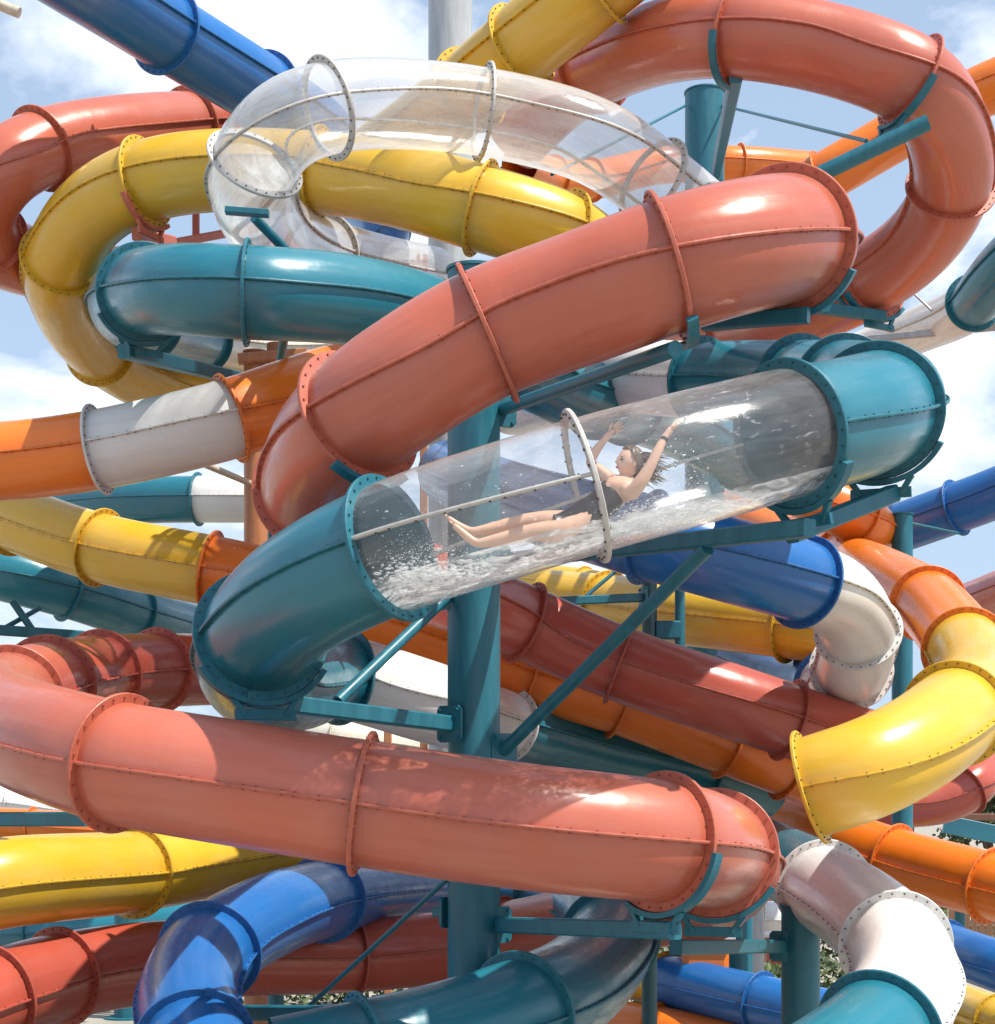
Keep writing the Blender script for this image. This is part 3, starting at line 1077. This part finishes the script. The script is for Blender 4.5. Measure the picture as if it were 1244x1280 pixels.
LEAF = leaf_mat('leaf green', (0.035, 0.065, 0.018), (0.10, 0.14, 0.04))
BARK = painted('bark', (0.10, 0.07, 0.045), 0.8)


def make_tree(label, loc, h, seed):
    q = random.Random(seed)
    loc = Vector(loc)
    t = thing('broadleaf_tree', label, 'tree', loc, 'trees behind the slides')
    m = MB()
    m.cyl(loc, loc + Vector((0.1, 0, h * 0.5)), h * 0.03, 10, h * 0.018)
    tips = []
    for k in range(9):
        a = q.uniform(0, 6.28)
        b = loc + Vector((0.08, 0, h * q.uniform(0.3, 0.5)))
        e = b + Vector((math.cos(a) * h * q.uniform(.12, .26), math.sin(a) * h * q.uniform(.12, .26), h * q.uniform(0.12, 0.4)))
        m.cyl(b, e, h * 0.012, 6, h * 0.005)
        tips.append(e)
    m.build('trunk', BARK, t)
    m = MB()
    for e in tips + [loc + Vector((0, 0, h * 0.8))]:
        for c in range(5):
            cc = e + Vector((q.gauss(0, h * .06), q.gauss(0, h * .06), q.gauss(0, h * .05)))
            for _ in range(150):
                d = Vector((q.gauss(0, 1), q.gauss(0, 1), q.gauss(0, .8)))
                p = cc + d * h * 0.045
                a = Vector((q.gauss(0, 1), q.gauss(0, 1), q.gauss(0, 1))).normalized() * h * 0.021
                b = a.orthogonal().normalized() * h * 0.011
                m.add([p - a, p + b, p + a, p - b], [[0, 1, 2, 3]])
    m.build('crown', LEAF, t, kind='stuff')
    return t


def dup_tree(src, loc, rot, sc, label):
    r = src.copy()
    C.objects.link(r)
    r.location = loc
    r.rotation_euler = (0, 0, rot)
    r.scale = (sc, sc, sc)
    r['label'] = label
    for ch in src.children:
        c = ch.copy()
        C.objects.link(c)
        c.parent = r
    return r


tw = make_tree('leafy green tree at right edge beyond the brown fence', P(1232, HOR, 72) * Vector((1, 1, 0)) if False else Vector((20.4, 72, 0)), 8.6, 3)
for x, y, ro, sc, lb in [
    (14.5, 80, 1.0, 0.75, 'small tree behind the yellow open slide end'),
    (25.0, 84, 2.2, 1.05, 'taller tree outside the right edge of the fence'),
    (2.5, 92, 0.4, 0.7, 'low tree far behind the main column'),
    (-8.0, 88, 1.7, 0.72, 'low tree far behind the bottom blue curl'),
    (-20.0, 90, 3.0, 0.8, 'low tree beyond the lower left yellow slide'),
]:
    dup_tree(tw, (x, y, 0), ro, sc, lb)

WOOD = painted('brown fence timber', (0.20, 0.10, 0.05), 0.7)
fn = thing('timber_fence', 'brown timber fence of upright boards behind the slides', 'fence', (0, 62, 0))
board = None
for k in range(110):
    x = -8 + k * 0.27
    if board is None:
        board = MB().box(Vector((x, 62, 0.05)), Vector((x, 62, 2.1)), 0.24, 0.03, Vector((0, 1, 0))).build('plank', WOOD, fn)
    else:
        o = board.copy()
        C.objects.link(o)
        o.location = (k * 0.27, (k * 37 % 5) * 0.004, (k * 53 % 7) * 0.012)
for z in (0.5, 1.7):
    MB().box(Vector((-8.1, 62.05, z)), Vector((21.6, 62.05, z)), 0.05, 0.1).build('rail', WOOD, fn)

hq = random.Random(23)
hm = MB()
for k in range(15000):
    x = hq.uniform(-24, 13.5)
    top = 1.9 + 0.7 * noise.noise(Vector((x * 0.35, 1, 4))) + 0.35 * noise.noise(Vector((x * 1.4, 5, 2)))
    z = top * (1 - hq.random() ** 2 * 0.95)
    p = Vector((x, 52 + hq.uniform(-0.55, 0.55) * (1.2 - 0.4 * z / top), z))
    a = Vector((hq.gauss(0, 1), hq.gauss(0, 1), hq.gauss(0, 1))).normalized() * 0.13
    b = a.orthogonal().normalized() * 0.065
    hm.add([p - a, p + b, p + a, p - b], [[0, 1, 2, 3]])
hg = hm.build('hedge', LEAF)
hg['kind'] = 'stuff'
tag(hg, 'clipped green hedge running behind the slide columns', 'hedge')

pm = MB()
for k in range(9000):
    x = hq.uniform(-17, 9.5)
    top = 1.0 + 0.45 * noise.noise(Vector((x * 0.5, 8, 4))) + 0.3 * noise.noise(Vector((x * 1.9, 5, 7)))
    z = top * (1 - hq.random() ** 2 * 0.97)
    p = Vector((x, 40.5 + hq.uniform(-1.1, 1.1), z))
    a = Vector((hq.gauss(0, 1), hq.gauss(0, 1), hq.gauss(0, 1))).normalized() * 0.12
    b = a.orthogonal().normalized() * 0.05
    pm.add([p - a, p + b, p + a, p - b], [[0, 1, 2, 3]])
pg = pm.build('shrubbery', LEAF)
pg['kind'] = 'stuff'
tag(pg, 'low green planting on the ground under the slides', 'planting')

hut = thing('shade_shelter', 'brown roofed shade shelter under the trees at right', 'shelter', (19.0, 66, 0))
THATCH = painted('brown shelter roof', (0.16, 0.07, 0.04), 0.8)
MB().box(Vector((15.4, 66, 4.45)), Vector((24, 66, 4.45)), 4.0, 0.28).build('roof', THATCH, hut)
for x in (15.8, 19.5, 23.4):
    MB().box(Vector((x, 66, 0)), Vector((x, 66, 4.3)), 0.2, 0.2, Vector((0, 1, 0))).build('post', WOOD, hut)
# open teal trough below the shelter
tr = thing('open_trough_slide', 'open teal trough slide with white bed at right edge', 'water slide', P(1200, 1030, 40))
for k, (ya, yb, mat_, dz) in enumerate(((1030, 1052, GEL['teal'], 0), (1056, 1076, GEL['white'], 0))):
    a, b = P(1180, ya, 40 - k * 0.6), P(1290, yb, 40 - k * 0.6)
    MB().box(a, b, 0.12 if k == 0 else 0.9, 0.42 if k == 0 else 0.12).build('side_wall' if k == 0 else 'trough_bed', mat_, tr)
for px in (1200, 1270):
    a = P(px, 1070, 39.6)
    MB().cyl(Vector((a.x, a.y, 0)), a, 0.12, 12).build('leg', TE, tr)
# service huts seen low between the tubes
for (x0, x1, ya, Y, mat_, lb) in [
    (850, 907, 1172, 33, GEL['orange'], 'orange rust coloured kiosk low behind the blue tube'),
    (955, 985, 1170, 46, GEL['red'], 'deep red kiosk low beside the grey column')]:
    a, b = P(x0, ya, Y), P(x1, ya, Y)
    k = thing('kiosk', lb, 'kiosk', (a.x, Y, 0))
    MB().box(Vector(((a.x + b.x) / 2, Y, 0)), Vector(((a.x + b.x) / 2, Y, a.z)), 1.2, (b.x - a.x), Vector((1, 0, 0))).build('body', mat_, k)
    MB().box(Vector((a.x - 0.1, Y, a.z + 0.04)), Vector((b.x + 0.1, Y, a.z + 0.04)), 1.4, 0.08).build('roof', GEL['white'], k)

# ------------------------------------------------------------------ the rider
YP = F * D / 169.0


def Q3(px, py, dy=0.0):
    return P(px, py, YP + dy)


def skin_mat():
    m, t, b = new_mat('skin')
    n, l = t.nodes.new, t.links.new
    tc_ = n('ShaderNodeTexCoord')
    ns = n('ShaderNodeTexNoise')
    ns.inputs['Scale'].default_value = 14
    l(tc_.outputs['Object'], ns.inputs['Vector'])
    cr = n('ShaderNodeValToRGB')
    cr.color_ramp.elements[0].color = (0.72, 0.42, 0.29, 1)
    cr.color_ramp.elements[1].color = (0.80, 0.50, 0.36, 1)
    l(ns.outputs['Fac'], cr.inputs['Fac'])
    l(cr.outputs[0], b.inputs['Base Color'])
    b.inputs['Roughness'].default_value = 0.35
    b.inputs['Subsurface Weight'].default_value = 0.1
    b.inputs['Subsurface Radius'].default_value = (0.02, 0.008, 0.004)
    return m


def flat(name, col, rough=0.5):
    m, t, b = new_mat(name)
    b.inputs['Base Color'].default_value = (*col, 1)
    b.inputs['Roughness'].default_value = rough
    return m


SKIN = skin_mat()


def skinned(joints, edges, root, sub=2):
    me = bpy.data.meshes.new('tmp')
    me.from_pydata([tuple(j[0]) for j in joints], edges, [])
    o = bpy.data.objects.new('tmp', me)
    C.objects.link(o)
    o.modifiers.new('Skin', 'SKIN').use_smooth_shade = True
    for i, j in enumerate(joints):
        sv = me.skin_vertices[0].data[i]
        sv.radius = j[1] if isinstance(j[1], tuple) else (j[1], j[1])
        sv.use_root = (i == root)
    s = o.modifiers.new('Sub', 'SUBSURF')
    s.levels = s.render_levels = sub
    dg = bpy.context.evaluated_depsgraph_get()
    dg.update()
    ev = o.evaluated_get(dg)
    m2 = ev.to_mesh()
    vs = [v.co.copy() for v in m2.vertices]
    fs = [list(p.vertices) for p in m2.polygons]
    ev.to_mesh_clear()
    bpy.data.objects.remove(o)
    bpy.data.meshes.remove(me)
    return vs, fs


J, E = [], []


def jn(px, py, dy, r, parent=None):
    J.append((Q3(px, py, dy), r))
    if parent is not None:
        E.append((parent, len(J) - 1))
    return len(J) - 1


pel = jn(727, 657, 0, (0.14, 0.13))
wst = jn(745, 638, 0, (0.118, 0.108), pel)
chs = jn(766, 618, 0, (0.135, 0.115), wst)
upc = jn(779, 606, 0, (0.11, 0.09), chs)
nk = jn(782, 597, 0, 0.05, upc)
nk2 = jn(784, 590, 0, 0.048, nk)
# near (left) leg
h1 = jn(715, 664, -0.09, 0.104, pel)
jn_t = jn(690, 665, -0.10, 0.096, h1)
k1 = jn(664, 665, -0.10, 0.067, jn_t)
c1 = jn(642, 671, -0.10, 0.063, k1)
a1 = jn(602, 679, -0.09, 0.040, c1)
hl1 = jn(594, 679, -0.09, 0.035, a1)
f1 = jn(577, 665, -0.09, 0.030, hl1)
t1 = jn(566, 655, -0.09, 0.020, f1)
# far (right) leg
h2 = jn(711, 654, 0.09, 0.104, pel)
jn_u = jn(685, 652, 0.10, 0.094, h2)
k2 = jn(656, 652, 0.10, 0.065, jn_u)
c2 = jn(635, 657, 0.10, 0.061, k2)
a2 = jn(594, 665, 0.09, 0.039, c2)
hl2 = jn(586, 664, 0.09, 0.034, a2)
f2 = jn(570, 655, 0.09, 0.029, hl2)
t2 = jn(559, 646, 0.09, 0.019, f2)
# near arm
s1 = jn(789, 618, -0.16, 0.062, upc)
u1 = jn(803, 600, -0.19, 0.055, s1)
e1 = jn(815, 579, -0.20, 0.041, u1)
m1_ = jn(823, 562, -0.19, 0.038, e1)
w1 = jn(832, 545, -0.17, 0.026, m1_)
p1_ = jn(840, 535, -0.165, (0.036, 0.022), w1)
# far arm
s2 = jn(766, 602, 0.15, 0.060, upc)
u2 = jn(751, 590, 0.18, 0.054, s2)
e2_ = jn(737, 578, 0.20, 0.041, u2)
m2_ = jn(745, 563, 0.21, 0.037, e2_)
w2 = jn(756, 549, 0.22, 0.026, m2_)
p2_ = jn(764, 541, 0.225, (0.036, 0.022), w2)
vs, fs = skinned(J, E, pel)
body = MB().add(vs, fs, smooth=True)


def hand(cx, cy, dy, dirx, diry, flip):
    """Palm with five separate, slightly bent fingers; open towards the rider."""
    c = Q3(cx, cy, dy)
    d = (Vector((dirx, 0, -diry))).normalized()
    sdv = Vector((0.55 * flip, -0.8, 0.25)).normalized()
    sdv = (sdv - d * sdv.dot(d)).normalized()
    nrm = d.cross(sdv)
    palm = c + d * 0.035
    vs_, fs_ = skinned([(c - d * 0.02, (0.024, 0.018)), (c + d * 0.02, (0.036, 0.018)), (palm + d * 0.02, (0.040, 0.016))], [(0, 1), (1, 2)], 0, 1)
    body.add(vs_, fs_, smooth=True)
    for k, (off, ln, sp) in enumerate(((-0.033, 0.058, -0.22), (-0.011, 0.074, -0.07), (0.011, 0.080, 0.06), (0.033, 0.070, 0.2))):
        b = palm + sdv * off + d * 0.012
        dr = (d + sdv * sp).normalized()
        q1 = b + dr * ln * 0.45 + nrm * 0.004
        q2 = b + dr * ln * 0.8 + nrm * 0.012
        q3 = b + dr * ln + nrm * 0.020
        v_, f_ = skinned([(b, 0.0095), (q1, 0.009), (q2, 0.008), (q3, 0.006)], [(0, 1), (1, 2), (2, 3)], 0, 1)
        body.add(v_, f_, smooth=True)
    b = c + sdv * 0.03 + d * 0.012
    v_, f_ = skinned([(b, 0.012), (b + sdv * 0.03 + d * 0.025, 0.0105), (b + sdv * 0.04 + d * 0.052, 0.008)], [(0, 1), (1, 2)], 0, 1)
    body.add(v_, f_, smooth=True)


hand(838, 537, -0.165, 0.62, -0.78, 1)
hand(762, 543, 0.225, 0.72, -0.68, -1)
# toes
for (tx, ty, dy) in ((566, 655, -0.09), (559, 646, 0.09)):
    for k in range(5):
        b = Q3(tx, ty, dy + (k - 2) * 0.016)
        d = Vector((-0.75, 0, 0.66))
        v_, f_ = skinned([(b, 0.010), (b + d * 0.022, 0.009), (b + d * (0.036 - abs(k - 1) * 0.004), 0.006)], [(0, 1), (1, 2)], 0, 1)
        body.add(v_, f_, smooth=True)
# head: local axes fwd (face), lef, upv
hc = Q3(787, 578, -0.01)
fwd = Vector((-0.90, -0.38, 0.12)).normalized()
upv = Vector((0.22, 0.0, 1.0))
upv = (upv - fwd * upv.dot(fwd)).normalized()
lef = upv.cross(fwd)


def H(x, y, z):
    return hc + fwd * x + lef * y + upv * z


vs, fs = [], []
nu, nv = 28, 22
for j in range(nv + 1):
    th = math.pi * j / nv
    for i in range(nu):
        ph = 2 * math.pi * i / nu
        x, y, z = math.sin(th) * math.cos(ph), math.sin(th) * math.sin(ph), math.cos(th)
        X, Yv, Z = x * 0.095, y * 0.074, z * 0.112
        if z < -0.1:
            k = (-z - 0.1) / 0.9
            Yv *= 1 - 0.30 * k
            if x < 0:
                X *= 1 - 0.35 * k
            else:
                X *= 1 + 0.05 * k
        if x > 0:
            fx = math.exp(-(y / 0.20) ** 2)
            X += 0.022 * fx * math.exp(-((z + 0.18) / 0.14) ** 2)          # nose
            X += 0.010 * fx * math.exp(-((z - 0.05) / 0.2) ** 2)
            X += 0.008 * math.exp(-(y / 0.28) ** 2) * math.exp(-((z + 0.50) / 0.09) ** 2)   # lips
            X += 0.011 * math.exp(-(y / 0.3) ** 2) * math.exp(-((z + 0.82) / 0.14) ** 2)    # chin
            for sy in (-1, 1):
                X -= 0.012 * math.exp(-((y - sy * 0.42) / 0.16) ** 2) * math.exp(-((z - 0.0) / 0.12) ** 2)  # eye sockets
        vs.append(H(X, Yv, Z))
for j in range(nv):
    for i in range(nu):
        fs.append([j * nu + i, (j + 1) * nu + i, (j + 1) * nu + (i + 1) % nu, j * nu + (i + 1) % nu])
body.add(vs, fs, smooth=True)
for sy in (-1, 1):   # ears
    body.ball(H(-0.008, 0.073 * sy, -0.01), 0.03, 10, 8, (0.55, 0.35, 1))
rider = thing('person', 'woman in black swimsuit lying back with both arms raised inside the clear tube', 'person', Q3(727, 690))
body.build('body', SKIN, rider)
mats_dark = flat('eye dark', (0.02, 0.015, 0.012), 0.2)
for sy in (-1, 1):
    MB().ball(H(0.080, 0.031 * sy, 0.002), 0.011, 10, 8, (1, 1.2, 0.75)).build('eye', mats_dark, rider)
    MB().ball(H(0.086, 0.031 * sy, 0.022), 0.014, 8, 6, (0.5, 1.3, 0.22)).build('eyebrow', flat('brow', (0.10, 0.06, 0.035)), rider)
MB().ball(H(0.098, 0, -0.055), 0.017, 10, 6, (0.5, 1.3, 0.5)).build('mouth', flat('lips', (0.45, 0.13, 0.11), 0.35), rider)

# swimsuit: follows the torso, slightly proud of it
SJ = [(Q3(722, 660, 0), (0.108, 0.128)), (Q3(727, 657, 0), (0.146, 0.16)), (Q3(745, 638, 0), (0.127, 0.132)), (Q3(764, 620, 0), (0.142, 0.128)), (Q3(772, 612, 0), (0.125, 0.105))]
vs, fs = skinned(SJ, [(0, 1), (1, 2), (2, 3), (3, 4)], 1)
sw = MB().add(vs, fs, smooth=True)
for dy, a, b in ((-0.09, (778, 622), (786, 600)), (0.07, (760, 606), (772, 596))):
    sw.cyl(Q3(a[0] - 10, a[1], dy), Q3(b[0], b[1], dy * 0.8), 0.013, 8)


def suit_mat():
    m, t, b = new_mat('black printed swimsuit')
    n, l = t.nodes.new, t.links.new
    tc_ = n('ShaderNodeTexCoord')
    ns = n('ShaderNodeTexNoise')
    ns.inputs['Scale'].default_value = 30
    ns.inputs['Detail'].default_value = 4
    l(tc_.outputs['Object'], ns.inputs['Vector'])
    cr = n('ShaderNodeValToRGB')
    cr.color_ramp.elements[0].color = (0.010, 0.011, 0.022, 1)
    cr.color_ramp.elements[1].color = (0.035, 0.035, 0.05, 1)
    cr.color_ramp.elements[0].position = 0.52
    cr.color_ramp.elements[1].position = 0.72
    l(ns.outputs['Fac'], cr.inputs['Fac'])
    l(cr.outputs[0], b.inputs['Base Color'])
    b.inputs['Roughness'].default_value = 0.35
    return m


sw.build('swimsuit', suit_mat(), rider)
# hair: cap over the crown and back, strands blown behind
hair = MB()
vs, fs, ids = [], [], {}
nu, nv = 30, 20
for j in range(nv + 1):
    th = math.pi * j / nv
    for i in range(nu):
        ph = 2 * math.pi * i / nu
        x, y, z = math.sin(th) * math.cos(ph), math.sin(th) * math.sin(ph), math.cos(th)
        rg = 1.0 + 0.05 * math.sin(9 * ph + 3 * z)
        vs.append(H((x * 0.107 * rg) - 0.006, y * 0.086 * rg, z * 0.122 * rg + 0.004))
for j in range(nv):
    for i in range(nu):
        thc, phc = math.pi * (j + .5) / nv, 2 * math.pi * (i + .5) / nu
        x, y, z = math.sin(thc) * math.cos(phc), math.sin(thc) * math.sin(phc), math.cos(thc)
        if x < 0.62 * z + 0.02 or (z > 0.72 and x < 0.7):
            if z > -0.75:
                fs.append([j * nu + i, (j + 1) * nu + i, (j + 1) * nu + (i + 1) % nu, j * nu + (i + 1) % nu])
hair.add(vs, fs, smooth=True)
hr = random.Random(5)
for k in range(120):
    y0 = hr.uniform(-0.07, 0.07)
    z0 = hr.uniform(-0.085, 0.09)
    p = H(-0.085 + 0.02 * abs(y0) / 0.07, y0, z0)
    pts_ = [p]
    dv = Vector((0.75, hr.gauss(0, 0.22), hr.uniform(-0.55, 0.05)))
    ln = hr.uniform(0.10, 0.24)
    for s in range(4):
        dv = (dv + Vector((0.1, hr.gauss(0, .12), hr.gauss(-0.10, .14)))).normalized()
        pts_.append(pts_[-1] + dv * ln / 4)
    for s in range(4):
        r0, r1 = 0.0075 * (1 - s / 4.6), 0.0075 * (1 - (s + 1) / 4.6)
        hair.cyl(pts_[s], pts_[s + 1], r0, 6, r1, caps=False)
HAIR = painted('wet brown hair', (0.105, 0.055, 0.028), 0.4)
hair.build('hair', HAIR, rider)
wd = (Q3(832, 545, -0.17) - Q3(823, 562, -0.19)).normalized()
MB().cyl(Q3(830, 549, -0.175) - wd * 0.012, Q3(830, 549, -0.175) + wd * 0.012, 0.031, 16).build('wristband', flat('black band', (0.02, 0.02, 0.03)), rider)

# water rushing along the bottom of the clear section
sl = SLIDES['B']
i0, i1 = sl['marks'][10] - 6, sl['marks'][14] + 8


def water_mat():
    m = bpy.data.materials.new('foaming water')
    m.use_nodes = True
    t = m.node_tree
    t.nodes.clear()
    n, l = t.nodes.new, t.links.new
    o = n('ShaderNodeOutputMaterial')
    uv = n('ShaderNodeUVMap')
    mp_ = n('ShaderNodeMapping')
    mp_.inputs['Scale'].default_value = (3.2, 7.0, 1)
    l(uv.outputs[0], mp_.inputs['Vector'])
    ns = n('ShaderNodeTexNoise')
    ns.inputs['Scale'].default_value = 1.0
    ns.inputs['Detail'].default_value = 8
    ns.inputs['Roughness'].default_value = 0.62
    ns.inputs['Distortion'].default_value = 1.4
    l(mp_.outputs[0], ns.inputs['Vector'])
    mr = n('ShaderNodeMapRange')
    mr.interpolation_type = 'SMOOTHSTEP'
    mr.inputs['From Min'].default_value = 0.42
    mr.inputs['From Max'].default_value = 0.66
    mr.inputs['To Min'].default_value = 0.07
    mr.inputs['To Max'].default_value = 0.93
    l(ns.outputs['Fac'], mr.inputs['Value'])
    df, tl = n('ShaderNodeBsdfDiffuse'), n('ShaderNodeBsdfTranslucent')
    df.inputs['Color'].default_value = (0.93, 0.95, 0.96, 1)
    tl.inputs['Color'].default_value = (0.93, 0.95, 0.96, 1)
    mx_ = n('ShaderNodeMixShader')
    mx_.inputs['Fac'].default_value = 0.62
    l(df.outputs[0], mx_.inputs[1])
    l(tl.outputs[0], mx_.inputs[2])
    gl = n('ShaderNodeBsdfGlossy')
    gl.inputs['Roughness'].default_value = 0.12
    tr = n('ShaderNodeBsdfTransparent')
    m0 = n('ShaderNodeMixShader')
    m0.inputs['Fac'].default_value = 0.08
    l(tr.outputs[0], m0.inputs[1])
    l(gl.outputs[0], m0.inputs[2])
    m1 = n('ShaderNodeMixShader')
    l(mr.outputs[0], m1.inputs['Fac'])
    l(m0.outputs[0], m1.inputs[1])
    l(mx_.outputs[0], m1.inputs[2])
    l(m1.outputs[0], o.inputs['Surface'])
    return m


WATER = water_mat()
wm = MB()
na = 30


def water_layer(lift, span, seed, ia, ib, amp):
    vs, fs, us = [], [], []
    for i in range(ia, ib + 1):
        p, s, u = sl['line'][i], sl['side'][i], sl['up'][i]
        e = min(1, (i - ia) / 5, (ib - i) / 5)
        for k in range(na + 1):
            q = (k / na - 0.5) * 2
            an = -math.pi / 2 + q / 2 * R(span)
            h = lift * (1 - q * q) * e + amp * e * (noise.noise(Vector((i * 0.16, k * 0.30, seed))) + 0.5 * noise.noise(Vector((i * 0.45, k * 0.8, seed + 5))))
            vs.append(p + (s * math.cos(an) + u * math.sin(an)) * (RT - 0.018 - max(0, h)))
    w = na + 1
    for i in range(ib - ia):
        for k in range(na):
            a = i * w + k
            fs.append([a, a + 1, a + w + 1, a + w])
            us.append([((ia + i) * 0.085, k / na + seed), ((ia + i) * 0.085, (k + 1) / na + seed), ((ia + i + 1) * 0.085, (k + 1) / na + seed), ((ia + i + 1) * 0.085, k / na + seed)])
    wm.add(vs, fs, us, smooth=True)


im = sl['marks'][12]
water_layer(0.02, 100, 3, i0, i1, 0.03)
water_layer(0.10, 84, 9, im - 14, im + 3, 0.09)      # churned up behind the rider's back
water_layer(0.09, 92, 15, im + 12, i1, 0.10)         # thrown ahead of the feet
wo = wm.build('water_stream', WATER)
wo['kind'] = 'stuff'
tag(wo, 'white foaming water running along the bottom of the clear tube', 'water')
dm = MB()
dr = random.Random(11)
DROP = flat('water drops', (0.88, 0.92, 0.94), 0.12)
DROP.node_tree.nodes['Principled BSDF'].inputs['Alpha'].default_value = 0.75
OCT = [(1, 0, 0), (-1, 0, 0), (0, 1, 0), (0, -1, 0), (0, 0, 1), (0, 0, -1)]
OF = [[0, 2, 4], [2, 1, 4], [1, 3, 4], [3, 0, 4], [2, 0, 5], [1, 2, 5], [3, 1, 5], [0, 3, 5]]


def drop(c, r):
    ax = (Vector((-1, 0, -0.25)) + Vector((dr.gauss(0, .25), dr.gauss(0, .25), dr.gauss(0, .3)))).normalized()
    sx = ax.orthogonal().normalized()
    k = dr.uniform(1.0, 2.6)
    dm.add([c + ax * v[0] * r * k + sx * v[1] * r + ax.cross(sx) * v[2] * r for v in OCT], OF, smooth=True)


def spray(px, py, dy, spx, spy, sy, n, r0, r1):
    for _ in range(n):
        q = Q3(px + dr.gauss(0, spx), py + dr.gauss(0, spy), dy + dr.gauss(0, sy))
        # keep inside the bore
        best = min(range(i0, i1 + 1, 4), key=lambda i: (sl['line'][i] - q).length)
        d = q - sl['line'][best]
        d -= sl['tan'][best] * d.dot(sl['tan'][best])
        if d.length > RT - 0.03:
            q -= d.normalized() * (d.length - RT + 0.03 + dr.random() * 0.03)
        drop(q, dr.uniform(r0, r1) * (0.5 + dr.random() ** 2))


spray(800, 655, 0, 34, 12, 0.16, 700, 0.0015, 0.006)
spray(850, 640, 0, 30, 10, 0.15, 500, 0.002, 0.007)
spray(600, 702, -0.05, 45, 12, 0.18, 400, 0.0015, 0.005)
spray(520, 715, -0.05, 22, 18, 0.18, 420, 0.0015, 0.005)
spray(700, 640, 0, 90, 40, 0.22, 160, 0.003, 0.006)
spray(535, 705, 0, 32, 22, 0.17, 1500, 0.0012, 0.003)
spray(835, 640, 0, 36, 20, 0.17, 1200, 0.0012, 0.003)
spray(845, 590, 0.05, 28, 26, 0.17, 500, 0.0012, 0.003)
spray(840, 585, 0.1, 22, 26, 0.18, 160, 0.003, 0.007)
fm = MB()


def froth(px, py, dy, spx, spy, sy, n, r0, r1):
    for _ in range(n):
        q = Q3(px + dr.gauss(0, spx), py + dr.gauss(0, spy), dy + dr.gauss(0, sy))
        best = min(range(i0, i1 + 1, 4), key=lambda i: (sl['line'][i] - q).length)
        d = q - sl['line'][best]
        d -= sl['tan'][best] * d.dot(sl['tan'][best])
        rr_ = dr.uniform(r0, r1) * (0.4 + dr.random() ** 1.5)
        if d.length > RT - 0.03:
            q -= d.normalized() * (d.length - RT + 0.03 + rr_)
        fm.ball(q, rr_, 8, 5, (dr.uniform(1.2, 2.6), dr.uniform(.8, 1.4), dr.uniform(.6, 1.1)))


froth(795, 660, -0.03, 30, 9, 0.14, 800, 0.004, 0.014)
froth(850, 645, 0, 28, 8, 0.14, 450, 0.004, 0.015)
froth(600, 716, -0.05, 45, 7, 0.15, 450, 0.004, 0.014)
froth(530, 726, -0.05, 28, 11, 0.15, 520, 0.004, 0.012)
froth(715, 686, -0.12, 24, 4, 0.08, 140, 0.004, 0.012)
FOAM = flat('white froth', (0.93, 0.95, 0.96), 0.6)
FOAM.node_tree.nodes['Principled BSDF'].inputs['Alpha'].default_value = 0.34
FOAM.node_tree.nodes['Principled BSDF'].inputs['Subsurface Weight'].default_value = 0.0
fo_ = fm.build('froth', FOAM)
fo_['kind'] = 'stuff'
tag(fo_, 'white froth heaped along the bottom of the clear tube', 'foam')
do = dm.build('spray', DROP)
do['kind'] = 'stuff'
tag(do, 'white splash drops thrown up round the rider in the clear tube', 'splash')
